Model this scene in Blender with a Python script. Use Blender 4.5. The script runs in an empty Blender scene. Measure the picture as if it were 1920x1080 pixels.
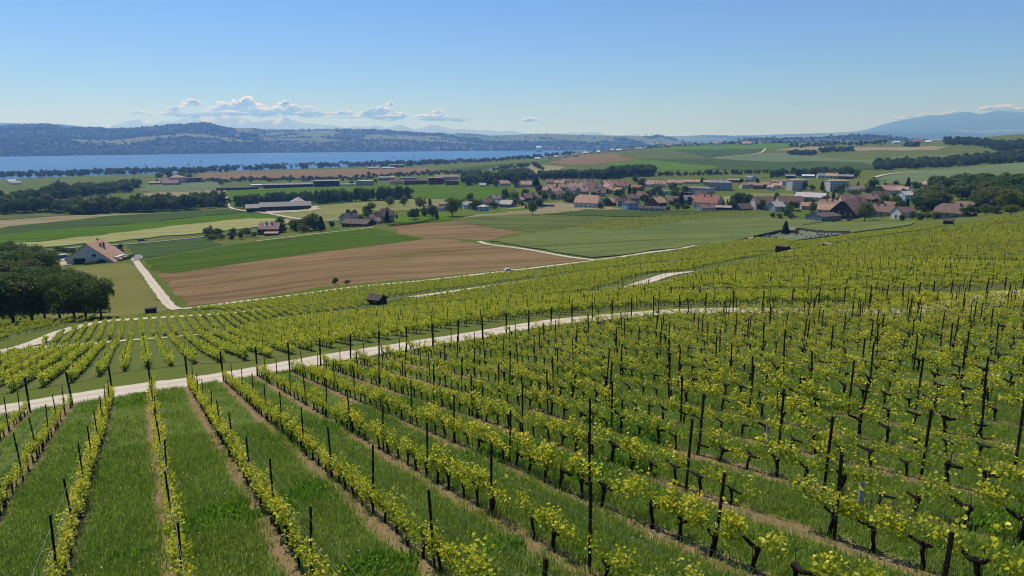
import bpy, math, random
import numpy as np
from mathutils import Vector, Matrix
from mathutils.geometry import delaunay_2d_cdt

R = math.radians
random.seed(7)
rng = np.random.default_rng(7)
scene = bpy.context.scene
COL = scene.collection

# ------------------------------------------------------------------ camera
FPX, CZ, HOR = 1300.0, 105.0, 262.0          # focal length in photo pixels, height over the lake, eye level row
PITCH = math.atan((540.0 - HOR) / FPX)
CP, SP = math.cos(PITCH), math.sin(PITCH)
cam_d = bpy.data.cameras.new('camera')
cam_d.sensor_width = 36.0
cam_d.lens = 36.0 * FPX / 1920.0
cam_d.clip_start = 0.5
cam_d.clip_end = 200000.0
cam = bpy.data.objects.new('camera', cam_d)
cam.location = (0, 0, CZ)
cam.rotation_euler = (R(90) - PITCH, 0, 0)
COL.objects.link(cam)
scene.camera = cam

# ------------------------------------------------------------------ light
SUN_AZ, SUN_EL = R(-38), R(60)               # azimuth clockwise from the view direction (+Y)
world = bpy.data.worlds.new('World')
scene.world = world
world.use_nodes = True
nt = world.node_tree
nt.nodes.clear()
sky = nt.nodes.new('ShaderNodeTexSky')
sky.sky_type = 'NISHITA'
sky.sun_disc = False
sky.sun_elevation = SUN_EL
sky.sun_rotation = SUN_AZ
sky.altitude = 500.0
sky.air_density = 0.7
sky.dust_density = 0.0
sky.ozone_density = 7.0
bg = nt.nodes.new('ShaderNodeBackground')
bg.inputs['Strength'].default_value = 0.117
wo = nt.nodes.new('ShaderNodeOutputWorld')
skm = nt.nodes.new('ShaderNodeMix'); skm.data_type = 'RGBA'; skm.blend_type = 'MULTIPLY'   # clear blue early-summer air, everywhere alike
skm.inputs[0].default_value = 1.0
skm.inputs[7].default_value = (0.68, 0.81, 1.09, 1)
nt.links.new(sky.outputs[0], skm.inputs[6])
nt.links.new(skm.outputs[2], bg.inputs[0])
nt.links.new(bg.outputs[0], wo.inputs[0])

sun_d = bpy.data.lights.new('sun', 'SUN')
sun_d.energy = 4.6
sun_d.angle = R(0.53)
sun_d.color = (1.0, 0.95, 0.87)
sun = bpy.data.objects.new('sun', sun_d)
sdir = Vector((math.sin(SUN_AZ) * math.cos(SUN_EL), math.cos(SUN_AZ) * math.cos(SUN_EL), math.sin(SUN_EL)))
sun.rotation_euler = sdir.to_track_quat('Z', 'Y').to_euler()
sun.location = (0, 0, 3000)
COL.objects.link(sun)

scene.view_settings.view_transform = 'Standard'
scene.view_settings.look = 'None'
scene.view_settings.gamma = 1.0
scene.view_settings.exposure = 0.12
scene.render.engine = 'CYCLES'
scene.cycles.use_denoising = True
scene.cycles.max_bounces = 6
scene.cycles.diffuse_bounces = 2
scene.cycles.glossy_bounces = 2
scene.cycles.transmission_bounces = 4
scene.cycles.transparent_max_bounces = 12
scene.cycles.volume_bounces = 1
scene.cycles.filter_width = 1.1
scene.cycles.caustics_reflective = False
scene.cycles.caustics_refractive = False

# ------------------------------------------------------------------ geometry helpers
def ray(u, v):
    u = np.asarray(u, float); v = np.asarray(v, float)
    a = (u - 960.0) / FPX
    b = (540.0 - v) / FPX
    return np.stack([a, CP + SP * b, -SP + CP * b], -1)

def at_depth(u, v, d):
    return ray(u, v) * np.asarray(d, float)[..., None] + np.array([0, 0, CZ])

def project(p):
    p = np.asarray(p, float)
    x, y, z = p[..., 0], p[..., 1], p[..., 2] - CZ
    dep = y * CP - z * SP
    up = y * SP + z * CP
    dep_s = np.where(dep > 0.1, dep, 0.1)
    return 960 + FPX * x / dep_s, 540 - FPX * up / dep_s, dep

ROWDIR = np.array([-0.485, 0.8745])          # vine rows run straight down the slope
PERP = np.array([0.8745, 0.485])
def st(x, y):
    return x * PERP[0] + y * PERP[1], x * ROWDIR[0] + y * ROWDIR[1]
def xy(s, t):
    s = np.asarray(s, float); t = np.asarray(t, float)
    return np.stack([s * PERP[0] + t * ROWDIR[0], s * PERP[1] + t * ROWDIR[1]], -1)

# ------------------------------------------------------------------ terrain: smooth surface through surveyed points
def near_plane(x, y):
    sx = np.where(x < 10, x, 10 + 0.45 * (x - 10))
    return CZ - 5.8 + 0.1 * sx - 0.1835 * y
pts = []
for gx in np.arange(-60, 75, 11):
    for gy in np.arange(-30, 75, 11):
        s, t = st(gx, gy)
        if t < 64 and (gx < 25 or gy < 66):
            pts.append((gx, gy, float(near_plane(np.array(gx), np.array(gy)))))
CPTS = [  # photo column, photo row, depth in metres
 (0,700,72),(200,690,70),(400,655,80),(600,640,73),(0,660,118),(140,655,113),(280,635,118),(400,628,122),(209,592,172),(100,620,150),(0,622,155),
 (330,580,210),(450,573,205),(400,600,145),(600,600,120),(500,610,118),(640,540,215),(707,563,172),(800,575,150),(800,525,228),(950,508,252),(960,560,150),
 (1120,488,275),(1100,550,130),(960,530,200),(1200,545,115),(1200,515,165),(1200,480,290),(1200,440,400),(1000,460,340),(1300,463,310),(1400,447,370),
 (1300,510,175),(1400,520,140),(1400,490,200),(1480,440,405),(1600,430,400),(1550,460,290),(1500,500,165),(1470,466,290),(1700,530,90),(1700,500,130),
 (1700,450,250),(1700,418,420),(1920,545,80),(1920,500,125),(1920,450,200),(1920,410,300),(1800,425,330),(1850,405,400),(2100,500,130),(2100,420,260),
 (1900,385,520),(1790,405,480),(1560,415,560),(1450,395,600),(1300,394,620),(1180,393,640),(1000,402,590),(900,430,470),(760,445,420),(600,420,560),
 (600,470,350),(600,510,262),(200,540,262),(0,600,180),(0,540,250),(100,500,370),(185,490,390),(300,500,340),(0,460,470),(265,455,490),(0,430,580),
 (300,420,620),(480,410,650),(525,392,780),(200,400,740),(0,380,900),(200,360,1150),(300,345,1400),(500,345,1330),(640,385,780),(770,375,850),(800,345,1230),
 (850,405,560),(950,390,680),(1050,372,790),(950,330,1450),(600,320,1950),(760,318,1950),(900,312,1900),(1050,300,2050),(1150,300,1850),(1150,288,2300),
 (1180,345,1040),(1150,335,1150),(1330,335,1120),(1480,353,850),(1400,320,1330),(1400,300,1750),(1400,288,2100),(1300,278,2600),(1250,281,2350),
 (1500,275,2450),(1600,300,1600),(1600,280,2200),(1700,335,950),(1640,345,880),(1640,318,1250),(1800,312,1250),(1900,340,760),(1900,302,1200),(1880,280,1550),
 (1780,285,1650),(1700,272,2300),(1900,262,1950),(1900,252,2150),(2100,250,1900),(2100,340,700),(1560,372,720),(1700,390,560),(1650,360,760),
 (-200,600,180),(-200,480,430),(-200,400,700),(-200,360,1150),(100,345,1450),(0,336,1900),(-200,340,1900),(130,331,2000),(300,326,2150),(420,322,2250),(640,315,2400),(720,313,2500),(840,309,2500),(900,306,2550),
 (1010,296,3300),(1060,290,3500),(1240,272,3000),(1330,270,3000),(1450,268,2900),(1560,267,2900)]
for u, v, d in CPTS:
    pts.append(tuple(at_depth(u, v, d)))
for x, y, z in [(-60,-90,CZ+2),(40,-90,CZ+14),(120,-60,CZ+15),(160,20,CZ+2),(-150,-60,CZ-18),(-160,40,CZ-30),(260,140,CZ-12),(-400,-200,CZ-40),(0,-400,CZ+60),(500,-200,CZ+60),
                (700,300,CZ+10),(1400,500,CZ+30),(2500,1500,CZ+60),(-900,200,20),(-1500,600,10)]:
    pts.append((x, y, z))
# lake bed and the plain beyond the ridge
for u in range(-300, 1000, 100):
    for zz in (0, 1, 2):
        sh = np.interp(u, [-300, 0, 400, 640, 840, 950], [322, 322, 316, 308, 303, 296])
        v = sh - 5 - zz * 8
        if v < 287: continue
        r_ = ray(u, v); d = CZ / -r_[2]
        pts.append((r_[0] * d, r_[1] * d, -14.0))
for u in (-300, 0, 300, 600, 900, 1000):
    for d in (5200, 7500, 12000, 30000):
        pts.append(((u - 960) / FPX * d, d, -20.0))
for u in (1100, 1200, 1350, 1500, 1700, 1900, 2200):
    for d in (4300, 6000, 9000, 14000, 30000):
        pts.append(((u - 960) / FPX * d, d, 8.0 if d < 10000 else -5.0))
for x, y in [(-30000,-10000),(30000,-10000),(0,-20000),(-30000,20000),(30000,20000)]:
    pts.append((x, y, 20.0))
TP = np.array(pts, float)
CQ = 14.0
def _phi(dx, dy):
    return np.sqrt(dx * dx + dy * dy + CQ * CQ)
n = len(TP)
A = np.zeros((n + 3, n + 3)); bvec = np.zeros(n + 3)
A[:n, :n] = -_phi(TP[:, None, 0] - TP[None, :, 0], TP[:, None, 1] - TP[None, :, 1])
A[:n, :n] += np.eye(n) * 0.4
SC = 1000.0
A[:n, n] = 1; A[:n, n + 1] = TP[:, 0] / SC; A[:n, n + 2] = TP[:, 1] / SC
A[n:, :n] = A[:n, n:].T
bvec[:n] = TP[:, 2]
WT = np.linalg.solve(A, bvec)
def ground(x, y):
    x = np.atleast_1d(np.asarray(x, float)); y = np.atleast_1d(np.asarray(y, float))
    out = np.empty(x.shape)
    fx, fy, fo = x.ravel(), y.ravel(), out.ravel()
    for i in range(0, len(fx), 20000):
        a, b = fx[i:i+20000], fy[i:i+20000]
        ph = _phi(a[:, None] - TP[None, :, 0], b[:, None] - TP[None, :, 1])
        fo[i:i+20000] = -ph @ WT[:n] + WT[n] + WT[n+1] * a / SC + WT[n+2] * b / SC
    return fo.reshape(x.shape)

_DS = np.concatenate([np.geomspace(6, 6000, 420)])
def hit(u, v):
    """world points where the photo's pixels (u, v) meet the terrain"""
    u = np.atleast_1d(np.asarray(u, float)); v = np.atleast_1d(np.asarray(v, float))
    r_ = ray(u, v)
    P = r_[:, None, :] * _DS[None, :, None] + np.array([0, 0, CZ])
    below = P[..., 2] < ground(P[..., 0], P[..., 1])
    k = np.argmax(below, 1)
    k = np.where(below.any(1), np.maximum(k, 1), len(_DS) - 1)
    lo, hi = _DS[k - 1].copy(), _DS[k].copy()
    for _ in range(16):
        m = 0.5 * (lo + hi)
        p = r_ * m[:, None] + np.array([0, 0, CZ])
        bl = p[:, 2] < ground(p[:, 0], p[:, 1])
        hi = np.where(bl, m, hi); lo = np.where(bl, lo, m)
    p = r_ * hi[:, None] + np.array([0, 0, CZ])
    p[:, 2] = ground(p[:, 0], p[:, 1])
    return p

# ------------------------------------------------------------------ object helpers
def tag(o, label=None, cat=None, group=None, kind=None):
    if label: o['label'] = label
    if cat: o['category'] = cat
    if group: o['group'] = group
    if kind: o['kind'] = kind
    return o
def link(o, parent=None):
    COL.objects.link(o)
    if parent is not None: o.parent = parent
    return o
def empty(name, loc, rz=0.0, sc=1.0):
    o = bpy.data.objects.new(name, None)
    o.empty_display_size = 0.3
    o.location = loc; o.rotation_euler = (0, 0, rz); o.scale = (sc, sc, sc) if np.isscalar(sc) else sc
    return link(o)
def mesh_np(name, verts, faces, mats, midx=None, smooth=False, attrs=None):
    me = bpy.data.meshes.new(name)
    verts = np.asarray(verts, np.float32)
    if isinstance(faces, np.ndarray):
        nf, k = faces.shape
        me.vertices.add(len(verts)); me.vertices.foreach_set('co', verts.ravel())
        me.loops.add(nf * k); me.loops.foreach_set('vertex_index', faces.astype(np.int32).ravel())
        me.polygons.add(nf); me.polygons.foreach_set('loop_start', np.arange(0, nf * k, k, dtype=np.int32))
        if midx is not None: me.polygons.foreach_set('material_index', np.asarray(midx, np.int32))
        me.update(calc_edges=True)
    else:
        me.from_pydata([tuple(map(float, v)) for v in verts], [], faces)
        if midx is not None: me.polygons.foreach_set('material_index', np.asarray(midx, np.int32))
        me.update()
    for m in (mats if isinstance(mats, (list, tuple)) else [mats]):
        me.materials.append(m)
    if smooth: me.shade_smooth()
    if attrs:
        for an, (dom, typ, vals) in attrs.items():
            a = me.attributes.new(an, typ, dom)
            a.data.foreach_set('vector' if typ == 'FLOAT_VECTOR' else 'value', np.asarray(vals).ravel())
    return me
def obj(name, me, parent=None, loc=None):
    o = bpy.data.objects.new(name, me)
    if loc is not None: o.location = loc
    return link(o, parent)

class MB:
    """collects simple solids into one mesh"""
    def __init__(s): s.v = []; s.f = []; s.m = []
    def add(s, vs, fs, m=0):
        o = len(s.v); s.v += [tuple(map(float, q)) for q in vs]
        for f in fs: s.f.append([o + i for i in f]); s.m.append(m)
    def box(s, x0, x1, y0, y1, z0, z1, m=0):
        s.add([(x0,y0,z0),(x1,y0,z0),(x1,y1,z0),(x0,y1,z0),(x0,y0,z1),(x1,y0,z1),(x1,y1,z1),(x0,y1,z1)],
              [(0,3,2,1),(4,5,6,7),(0,1,5,4),(1,2,6,5),(2,3,7,6),(3,0,4,7)], m)
    def prism(s, poly, y0, y1, m=0):
        """poly in x,z extruded along y"""
        k = len(poly)
        s.add([(p[0], y0, p[1]) for p in poly] + [(p[0], y1, p[1]) for p in poly],
              [tuple(range(k)), tuple(range(2*k-1, k-1, -1))] + [(i, k+i, k+(i+1) % k, (i+1) % k) for i in range(k)], m)
    def tube(s, path, rad, n=6, m=0, cap=True):
        path = [Vector(p) for p in path]
        rings = []
        for i, p in enumerate(path):
            d = (path[min(i+1, len(path)-1)] - path[max(i-1, 0)]).normalized()
            a = d.orthogonal().normalized() if abs(d.z) > 0.95 else d.cross(Vector((0,0,1))).normalized()
            b = d.cross(a).normalized()
            r = rad[i] if hasattr(rad, '__len__') else rad
            rings.append([p + (a * math.cos(6.2832*j/n) + b * math.sin(6.2832*j/n)) * r for j in range(n)])
        vs = [q for rg in rings for q in rg]
        fs = [(i*n+j, i*n+(j+1) % n, (i+1)*n+(j+1) % n, (i+1)*n+j) for i in range(len(path)-1) for j in range(n)]
        if cap: fs += [tuple(range(n))[::-1], tuple(range((len(path)-1)*n, len(path)*n))]
        s.add(vs, fs, m)
    def mesh(s, name, mats, smooth=False):
        me = bpy.data.meshes.new(name)
        me.from_pydata(s.v, [], s.f)
        for m in (mats if isinstance(mats, (list, tuple)) else [mats]): me.materials.append(m)
        me.polygons.foreach_set('material_index', s.m)
        me.update()
        if smooth: me.shade_smooth()
        return me

# ------------------------------------------------------------------ materials
def nodes(name):
    m = bpy.data.materials.new(name); m.use_nodes = True
    t = m.node_tree; t.nodes.clear()
    o = t.nodes.new('ShaderNodeOutputMaterial')
    return m, t, o
def N(t, typ, **kw):
    q = t.nodes.new(typ)
    for k, v in kw.items():
        if k.startswith('_'): setattr(q, k[1:], v)
        else: q.inputs[k].default_value = v
    return q
def noise(t, vec, scale, detail=4.0, rough=0.6):
    q = N(t, 'ShaderNodeTexNoise', Scale=scale, Detail=detail, Roughness=rough)
    t.links.new(vec, q.inputs['Vector'])
    return q.outputs[0]
def ramp(t, fac, a, b):
    q = N(t, 'ShaderNodeMapRange', **{'From Min': a, 'From Max': b})
    q.interpolation_type = 'SMOOTHSTEP'
    t.links.new(fac, q.inputs[0])
    return q.outputs[0]
def mix(t, fac, c1, c2, blend='MIX'):
    q = t.nodes.new('ShaderNodeMix'); q.data_type = 'RGBA'; q.blend_type = blend
    for sock, val in ((q.inputs[0], fac), (q.inputs[6], c1), (q.inputs[7], c2)):
        if hasattr(val, 'links'): t.links.new(val, sock)
        elif isinstance(val, (int, float)): sock.default_value = val
        else: sock.default_value = (*val, 1.0)
    return q.outputs[2]
def mth(t, op, a, b=0.0):
    q = t.nodes.new('ShaderNodeMath'); q.operation = op
    for i, val in enumerate((a, b)):
        if hasattr(val, 'links'): t.links.new(val, q.inputs[i])
        else: q.inputs[i].default_value = val
    return q.outputs[0]
def bsdf(t, out, col, rough=0.9, spec=0.25, bump=None, bs=0.3, bd=0.1, trans=0.0):
    p = N(t, 'ShaderNodeBsdfPrincipled', Roughness=rough)
    p.inputs['Specular IOR Level'].default_value = spec
    if hasattr(col, 'links'): t.links.new(col, p.inputs['Base Color'])
    else: p.inputs['Base Color'].default_value = (*col, 1)
    if bump is not None:
        b = N(t, 'ShaderNodeBump', Strength=bs, Distance=bd)
        t.links.new(bump, b.inputs['Height']); t.links.new(b.outputs[0], p.inputs['Normal'])
    res = p.outputs[0]
    if trans > 0:
        tr = t.nodes.new('ShaderNodeBsdfTranslucent')
        if hasattr(col, 'links'): t.links.new(col, tr.inputs[0])
        else: tr.inputs[0].default_value = (*col, 1)
        mx = N(t, 'ShaderNodeMixShader', Fac=trans)
        t.links.new(p.outputs[0], mx.inputs[1]); t.links.new(tr.outputs[0], mx.inputs[2])
        res = mx.outputs[0]
    t.links.new(res, out.inputs['Surface'])
    return p
def pos(t):
    return t.nodes.new('ShaderNodeNewGeometry').outputs['Position']
_mc = {}
def simple(name, c1, c2=None, scale=1.0, rough=0.85, spec=0.25, bump=0.0):
    if name in _mc: return _mc[name]
    m, t, o = nodes(name)
    tc = t.nodes.new('ShaderNodeTexCoord').outputs['Object']
    c2 = c2 or tuple(x * 0.72 for x in c1)
    nz = noise(t, tc, scale, 5)
    c = mix(t, ramp(t, nz, 0.3, 0.7), c1, c2)
    bsdf(t, o, c, rough, spec, nz if bump else None, bump, 0.05)
    _mc[name] = m
    return m
def field_mat(name, c1, c2, c3=None, big=0.012, row=None, rowdir=(1, 0), rowamt=0.35, fine=1.3, c3amt=(0.55, 0.72), bd=0.25):
    """crop or soil: broad patches, fine mottling and drill rows"""
    m, t, o = nodes(name)
    P = pos(t)
    n1 = noise(t, P, big, 5, 0.55)
    n2 = noise(t, P, fine, 3, 0.7)
    c = mix(t, ramp(t, n1, 0.3, 0.7), c1, c2)
    if c3:
        n3 = noise(t, P, big * 2.3, 4, 0.6)
        c = mix(t, ramp(t, n3, *c3amt), c, c3)
    c = mix(t, 0.35, c, mix(t, n2, tuple(x*0.45 for x in c1), tuple(min(1, x*1.6) for x in c1)))
    if row:
        sm = N(t, 'ShaderNodeMapping'); sm.vector_type = 'TEXTURE'
        sm.inputs['Rotation'].default_value = (0, 0, math.atan2(rowdir[1], rowdir[0])); sm.inputs['Scale'].default_value = (1, 14, 1)
        t.links.new(P, sm.inputs[0])
        sn = noise(t, sm.outputs[0], 0.09, 5, 0.7)
        c = mix(t, mth(t, 'MULTIPLY', ramp(t, sn, 0.38, 0.68), 0.75), c, tuple(x * 0.55 for x in c2))
        sn2 = noise(t, sm.outputs[0], 0.6, 3, 0.7)
        c = mix(t, mth(t, 'MULTIPLY', ramp(t, sn2, 0.45, 0.75), 0.3), c, tuple(min(1, x * 1.5) for x in c1))
        d = t.nodes.new('ShaderNodeVectorMath'); d.operation = 'DOT_PRODUCT'
        t.links.new(P, d.inputs[0]); d.inputs[1].default_value = (rowdir[0], rowdir[1], 0)
        w = mth(t, 'SINE', mth(t, 'ADD', mth(t, 'MULTIPLY', d.outputs['Value'], 6.2832 / row), mth(t, 'MULTIPLY', noise(t, P, 0.03, 2), 2.0)))
        w = ramp(t, w, 0.8, 1.0)
        c = mix(t, mth(t, 'MULTIPLY', w, rowamt), c, tuple(x * 0.45 for x in c1))
    bsdf(t, o, c, 1.0, 0.0, n2, 0.6, bd)
    return m
def leaf_mat(name, c1, c2, trans=0.35, rnd=0.5, c3=None, spec=0.15, rough=0.6):
    m, t, o = nodes(name)
    a = t.nodes.new('ShaderNodeAttribute'); a.attribute_name = 'tint'
    oi = t.nodes.new('ShaderNodeObjectInfo')
    f = mth(t, 'ADD', mth(t, 'MULTIPLY', a.outputs['Fac'], 1 - rnd), mth(t, 'MULTIPLY', oi.outputs['Random'], rnd))
    c = mix(t, f, c1, c2)
    if c3: c = mix(t, ramp(t, oi.outputs['Random'], 0.82, 0.95), c, c3)
    bsdf(t, o, c, rough, spec, trans=trans)
    return m

M_meadow = field_mat('meadow', (0.075, 0.105, 0.022), (0.12, 0.13, 0.038), (0.05, 0.09, 0.018), 0.02, fine=0.8)
M_bark = simple('bark', (0.055, 0.042, 0.032), (0.03, 0.024, 0.02), 6, 0.95, 0.1, 0.6)
M_oldwood = simple('vine_bark', (0.035, 0.024, 0.018), (0.018, 0.013, 0.011), 14, 0.95, 0.1, 0.8)
M_post = simple('rusty_steel', (0.018, 0.015, 0.014), (0.035, 0.022, 0.016), 9, 0.9, 0.1)
M_wire = simple('galvanised_wire', (0.30, 0.30, 0.29), (0.24, 0.24, 0.23), 5, 0.5, 0.4)
def track_mat():
    m, t, o = nodes('pale_gravel')
    P = pos(t)
    a = t.nodes.new('ShaderNodeAttribute'); a.attribute_name = 'across'
    ab = mth(t, 'ABSOLUTE', a.outputs['Fac'])
    n1 = noise(t, P, 0.5, 5, 0.65); n2 = noise(t, P, 6.0, 4, 0.75); n3 = noise(t, P, 0.12, 3)
    c = mix(t, n2, (0.52, 0.455, 0.37), (0.36, 0.31, 0.245))
    c = mix(t, mth(t, 'MULTIPLY', ramp(t, n3, 0.35, 0.7), 0.45), c, (0.40, 0.36, 0.28))
    rut = mth(t, 'ABSOLUTE', mth(t, 'SUBTRACT', ab, 0.45))                       # wheel ruts, packed and paler
    c = mix(t, mth(t, 'MULTIPLY', ramp(t, rut, 0.22, 0.08), 0.35), c, (0.55, 0.49, 0.40))
    e = mth(t, 'ADD', ab, mth(t, 'MULTIPLY', mth(t, 'SUBTRACT', n1, 0.5), 0.75))  # crumbling grassy verge
    c = mix(t, ramp(t, e, 0.86, 1.0), c, (0.11, 0.13, 0.04))
    m0 = mth(t, 'ADD', mth(t, 'SUBTRACT', 0.0, ab), mth(t, 'MULTIPLY', n1, 0.42))
    c = mix(t, mth(t, 'MULTIPLY', ramp(t, m0, 0.12, 0.24), 0.45), c, (0.22, 0.22, 0.10))
    bsdf(t, o, c, 1.0, 0.05, n2, 0.5, 0.03)
    return m
M_track = track_mat()
M_asphalt = field_mat('asphalt', (0.21, 0.21, 0.20), (0.17, 0.17, 0.165), None, 0.1, fine=3.0, bd=0.02)
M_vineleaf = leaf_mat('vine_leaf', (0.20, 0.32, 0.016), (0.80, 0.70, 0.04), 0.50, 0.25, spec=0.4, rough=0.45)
M_vinefar = leaf_mat('vine_leaf_far', (0.19, 0.30, 0.022), (0.58, 0.56, 0.05), 0.50, 0.5, spec=0.3)
M_grassbl = leaf_mat('grass_blade', (0.13, 0.23, 0.026), (0.32, 0.42, 0.075), 0.52, 0.6)
M_weed = leaf_mat('weed_leaf', (0.13, 0.27, 0.02), (0.20, 0.34, 0.035), 0.45, 0.4)
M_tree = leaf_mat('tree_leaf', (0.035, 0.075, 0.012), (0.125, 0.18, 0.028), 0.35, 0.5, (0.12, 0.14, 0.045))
M_treefar = leaf_mat('tree_leaf_far', (0.040, 0.075, 0.016), (0.10, 0.14, 0.03), 0.3, 0.5)
M_dark = leaf_mat('conifer_needle', (0.018, 0.035, 0.014), (0.035, 0.055, 0.02), 0.1, 0.5)
M_walnut = leaf_mat('walnut_leaf', (0.085, 0.125, 0.018), (0.17, 0.19, 0.03), 0.35, 0.3)
M_copper = leaf_mat('copper_leaf', (0.035, 0.015, 0.018), (0.05, 0.022, 0.022), 0.2, 0.3)

# ------------------------------------------------------------------ the ground sheet (finer where the eye is)
def build_ground():
    az = np.concatenate([np.arange(-44, 44.01, 0.3), np.arange(48, 316, 4.0)])
    az = np.radians(az)
    rr = np.concatenate([[0.5], np.geomspace(3, 55000, 330)])
    X = np.sin(az)[None, :] * rr[:, None]; Y = np.cos(az)[None, :] * rr[:, None]
    Z = ground(X, Y)
    V = np.stack([X, Y, Z], -1).reshape(-1, 3)
    na, nr = len(az), len(rr)
    i, j = np.meshgrid(np.arange(nr - 1), np.arange(na), indexing='ij')
    j2 = (j + 1) % na
    Fq = np.stack([i*na+j, (i+1)*na+j, (i+1)*na+j2, i*na+j2], -1).reshape(-1, 4)[:, ::-1]
    tag(obj('ground', mesh_np('ground', V, Fq, M_meadow, smooth=True)), 'olive green meadow ground falling from the vineyard slope to the lake', kind='structure')
build_ground()

def sheet(name, px, mat, up, label, thick=None, world=False, step=None, kind='structure', cat=None):
    """a field draped on the terrain; its outline given as photo pixels on the ground"""
    P = np.asarray(px, float)[:, :2] if world else hit([p[0] for p in px], [p[1] for p in px])[:, :2]
    # subdivide outline
    dm = np.hypot(*P.mean(0))
    stp = step or max(3.0, dm * 0.02)
    out = []
    for i in range(len(P)):
        a, b = P[i], P[(i + 1) % len(P)]
        k = max(1, int(np.hypot(*(b - a)) / stp))
        nr_ = np.array([-(b - a)[1], (b - a)[0]]) / max(1e-6, np.hypot(*(b - a)))
        for q in range(k): out.append(a + (b - a) * q / k + (nr_ * rng.normal(0, min(.22 * stp, .004 * dm)) if q else 0))
    nb = len(out)
    lo, hi = P.min(0), P.max(0)
    gx, gy = np.meshgrid(np.arange(lo[0], hi[0], stp), np.arange(lo[1], hi[1], stp))
    g = np.stack([gx.ravel(), gy.ravel()], -1) + rng.uniform(-.2, .2, (gx.size, 2)) * stp
    # keep interior points only
    o = np.array(out); inside = np.zeros(len(g), bool)
    for i in range(nb):
        a, b = o[i], o[(i + 1) % nb]
        c = ((a[1] > g[:, 1]) != (b[1] > g[:, 1]))
        with np.errstate(divide='ignore', invalid='ignore'):
            xi = (b[0] - a[0]) * (g[:, 1] - a[1]) / (b[1] - a[1]) + a[0]
        inside ^= c & (g[:, 0] < xi)
    g = g[inside]
    allp = [Vector(map(float, q)) for q in out] + [Vector(map(float, q)) for q in g]
    res = delaunay_2d_cdt(allp, [], [list(range(nb))], 1, 1e-4)
    vs, es, fs = res[0], res[1], res[2]
    V = np.array([(q.x, q.y) for q in vs])
    Z = ground(V[:, 0], V[:, 1]) + up
    faces = []
    for f in fs:
        a, b, c = V[f[0]], V[f[1]], V[f[2]]
        faces.append(list(f) if (b[0]-a[0])*(c[1]-a[1])-(b[1]-a[1])*(c[0]-a[0]) > 0 else list(f)[::-1])
    V3 = np.column_stack([V, Z])
    if thick:   # skirt down to the ground
        cnt = {}
        for f in faces:
            for i in range(3):
                e = (f[i], f[(i+1) % 3]); k = tuple(sorted(e))
                if k in cnt: cnt[k] = None
                else: cnt[k] = e
        idx = {}; extra = []
        for e in [e for e in cnt.values() if e]:
            for q in e:
                if q not in idx:
                    idx[q] = len(V3) + len(extra); extra.append((V[q][0], V[q][1], Z[q] - thick))
            faces.append([e[1], e[0], idx[e[0]], idx[e[1]]])
        V3 = np.vstack([V3, np.array(extra)])
    me = mesh_np(name, V3, faces, mat)
    return tag(obj(name, me), label, cat, kind=kind)

TRACKS = []
def ribbon(name, px, width, mat, up, label, world=False):
    P = np.asarray(px, float)[:, :2] if world else hit([p[0] for p in px], [p[1] for p in px])[:, :2]
    # smooth (Catmull-Rom) and resample
    Q = np.vstack([2*P[0]-P[1], P, 2*P[-1]-P[-2]]); out = []
    for i in range(1, len(Q) - 2):
        L = np.hypot(*(Q[i+1] - Q[i])); k = max(3, min(60, int(L / max(1.5, width * 0.6))))
        for q in range(k):
            x = q / k
            out.append(0.5*((2*Q[i]) + (-Q[i-1]+Q[i+1])*x + (2*Q[i-1]-5*Q[i]+4*Q[i+1]-Q[i+2])*x*x + (-Q[i-1]+3*Q[i]-3*Q[i+1]+Q[i+2])*x**3))
    out.append(Q[-2]); out = np.array(out)
    TRACKS.append((label, out))
    T = np.gradient(out, axis=0); T /= np.hypot(T[:, 0], T[:, 1])[:, None]
    Nn = np.stack([-T[:, 1], T[:, 0]], -1)
    cols = np.linspace(-0.5, 0.5, 5) * width
    wob = 1 + 0.07 * np.sin(np.arange(len(out)) * 0.9) + rng.uniform(-.04, .04, len(out))
    V = out[:, None, :] + Nn[:, None, :] * (cols[None, :] * wob[:, None])[..., None]
    crown = np.array([-.04, 0.0, .02, 0.0, -.04])
    Z = ground(V[..., 0], V[..., 1]) + up + crown
    V3 = np.concatenate([V, Z[..., None]], -1).reshape(-1, 3)
    i, j = np.meshgrid(np.arange(len(out)-1), np.arange(4), indexing='ij')
    Fq = np.stack([i*5+j, (i+1)*5+j, (i+1)*5+j+1, i*5+j+1], -1).reshape(-1, 4)
    Fq = Fq[:, ::-1]
    ac = np.tile(np.linspace(-1, 1, 5), len(out)).astype(np.float32)
    return tag(obj(name, mesh_np(name, V3, Fq, mat, smooth=True, attrs={'across': ('POINT', 'FLOAT', ac)})), label, kind='structure')

# ------------------------------------------------------------------ fields
G_bean = field_mat('young_bean_crop', (0.055, 0.10, 0.014), (0.068, 0.11, 0.018), (0.10, 0.11, 0.03), 0.02, 11.0, (-0.23, 0.97), 0.5)
G_brown = field_mat('ploughed_soil', (0.205, 0.140, 0.076), (0.155, 0.104, 0.055), (0.125, 0.122, 0.04), 0.012, 3.0, (-0.25, 0.97), 0.22, c3amt=(0.5, 0.66))
G_tan = field_mat('dry_stubble', (0.25, 0.21, 0.12), (0.21, 0.19, 0.10), None, 0.01, 6.0, (-0.2, 0.98), 0.2)
G_wheat = field_mat('green_wheat', (0.125, 0.155, 0.052), (0.095, 0.13, 0.043), (0.072, 0.10, 0.034), 0.016, 18.0, (-0.33, 0.94), 0.5, 0.5)
G_wheat2 = field_mat('blue_green_wheat', (0.13, 0.17, 0.085), (0.105, 0.145, 0.07), None, 0.008, 20.0, (0.1, 0.99), 0.3, 0.3)
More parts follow.
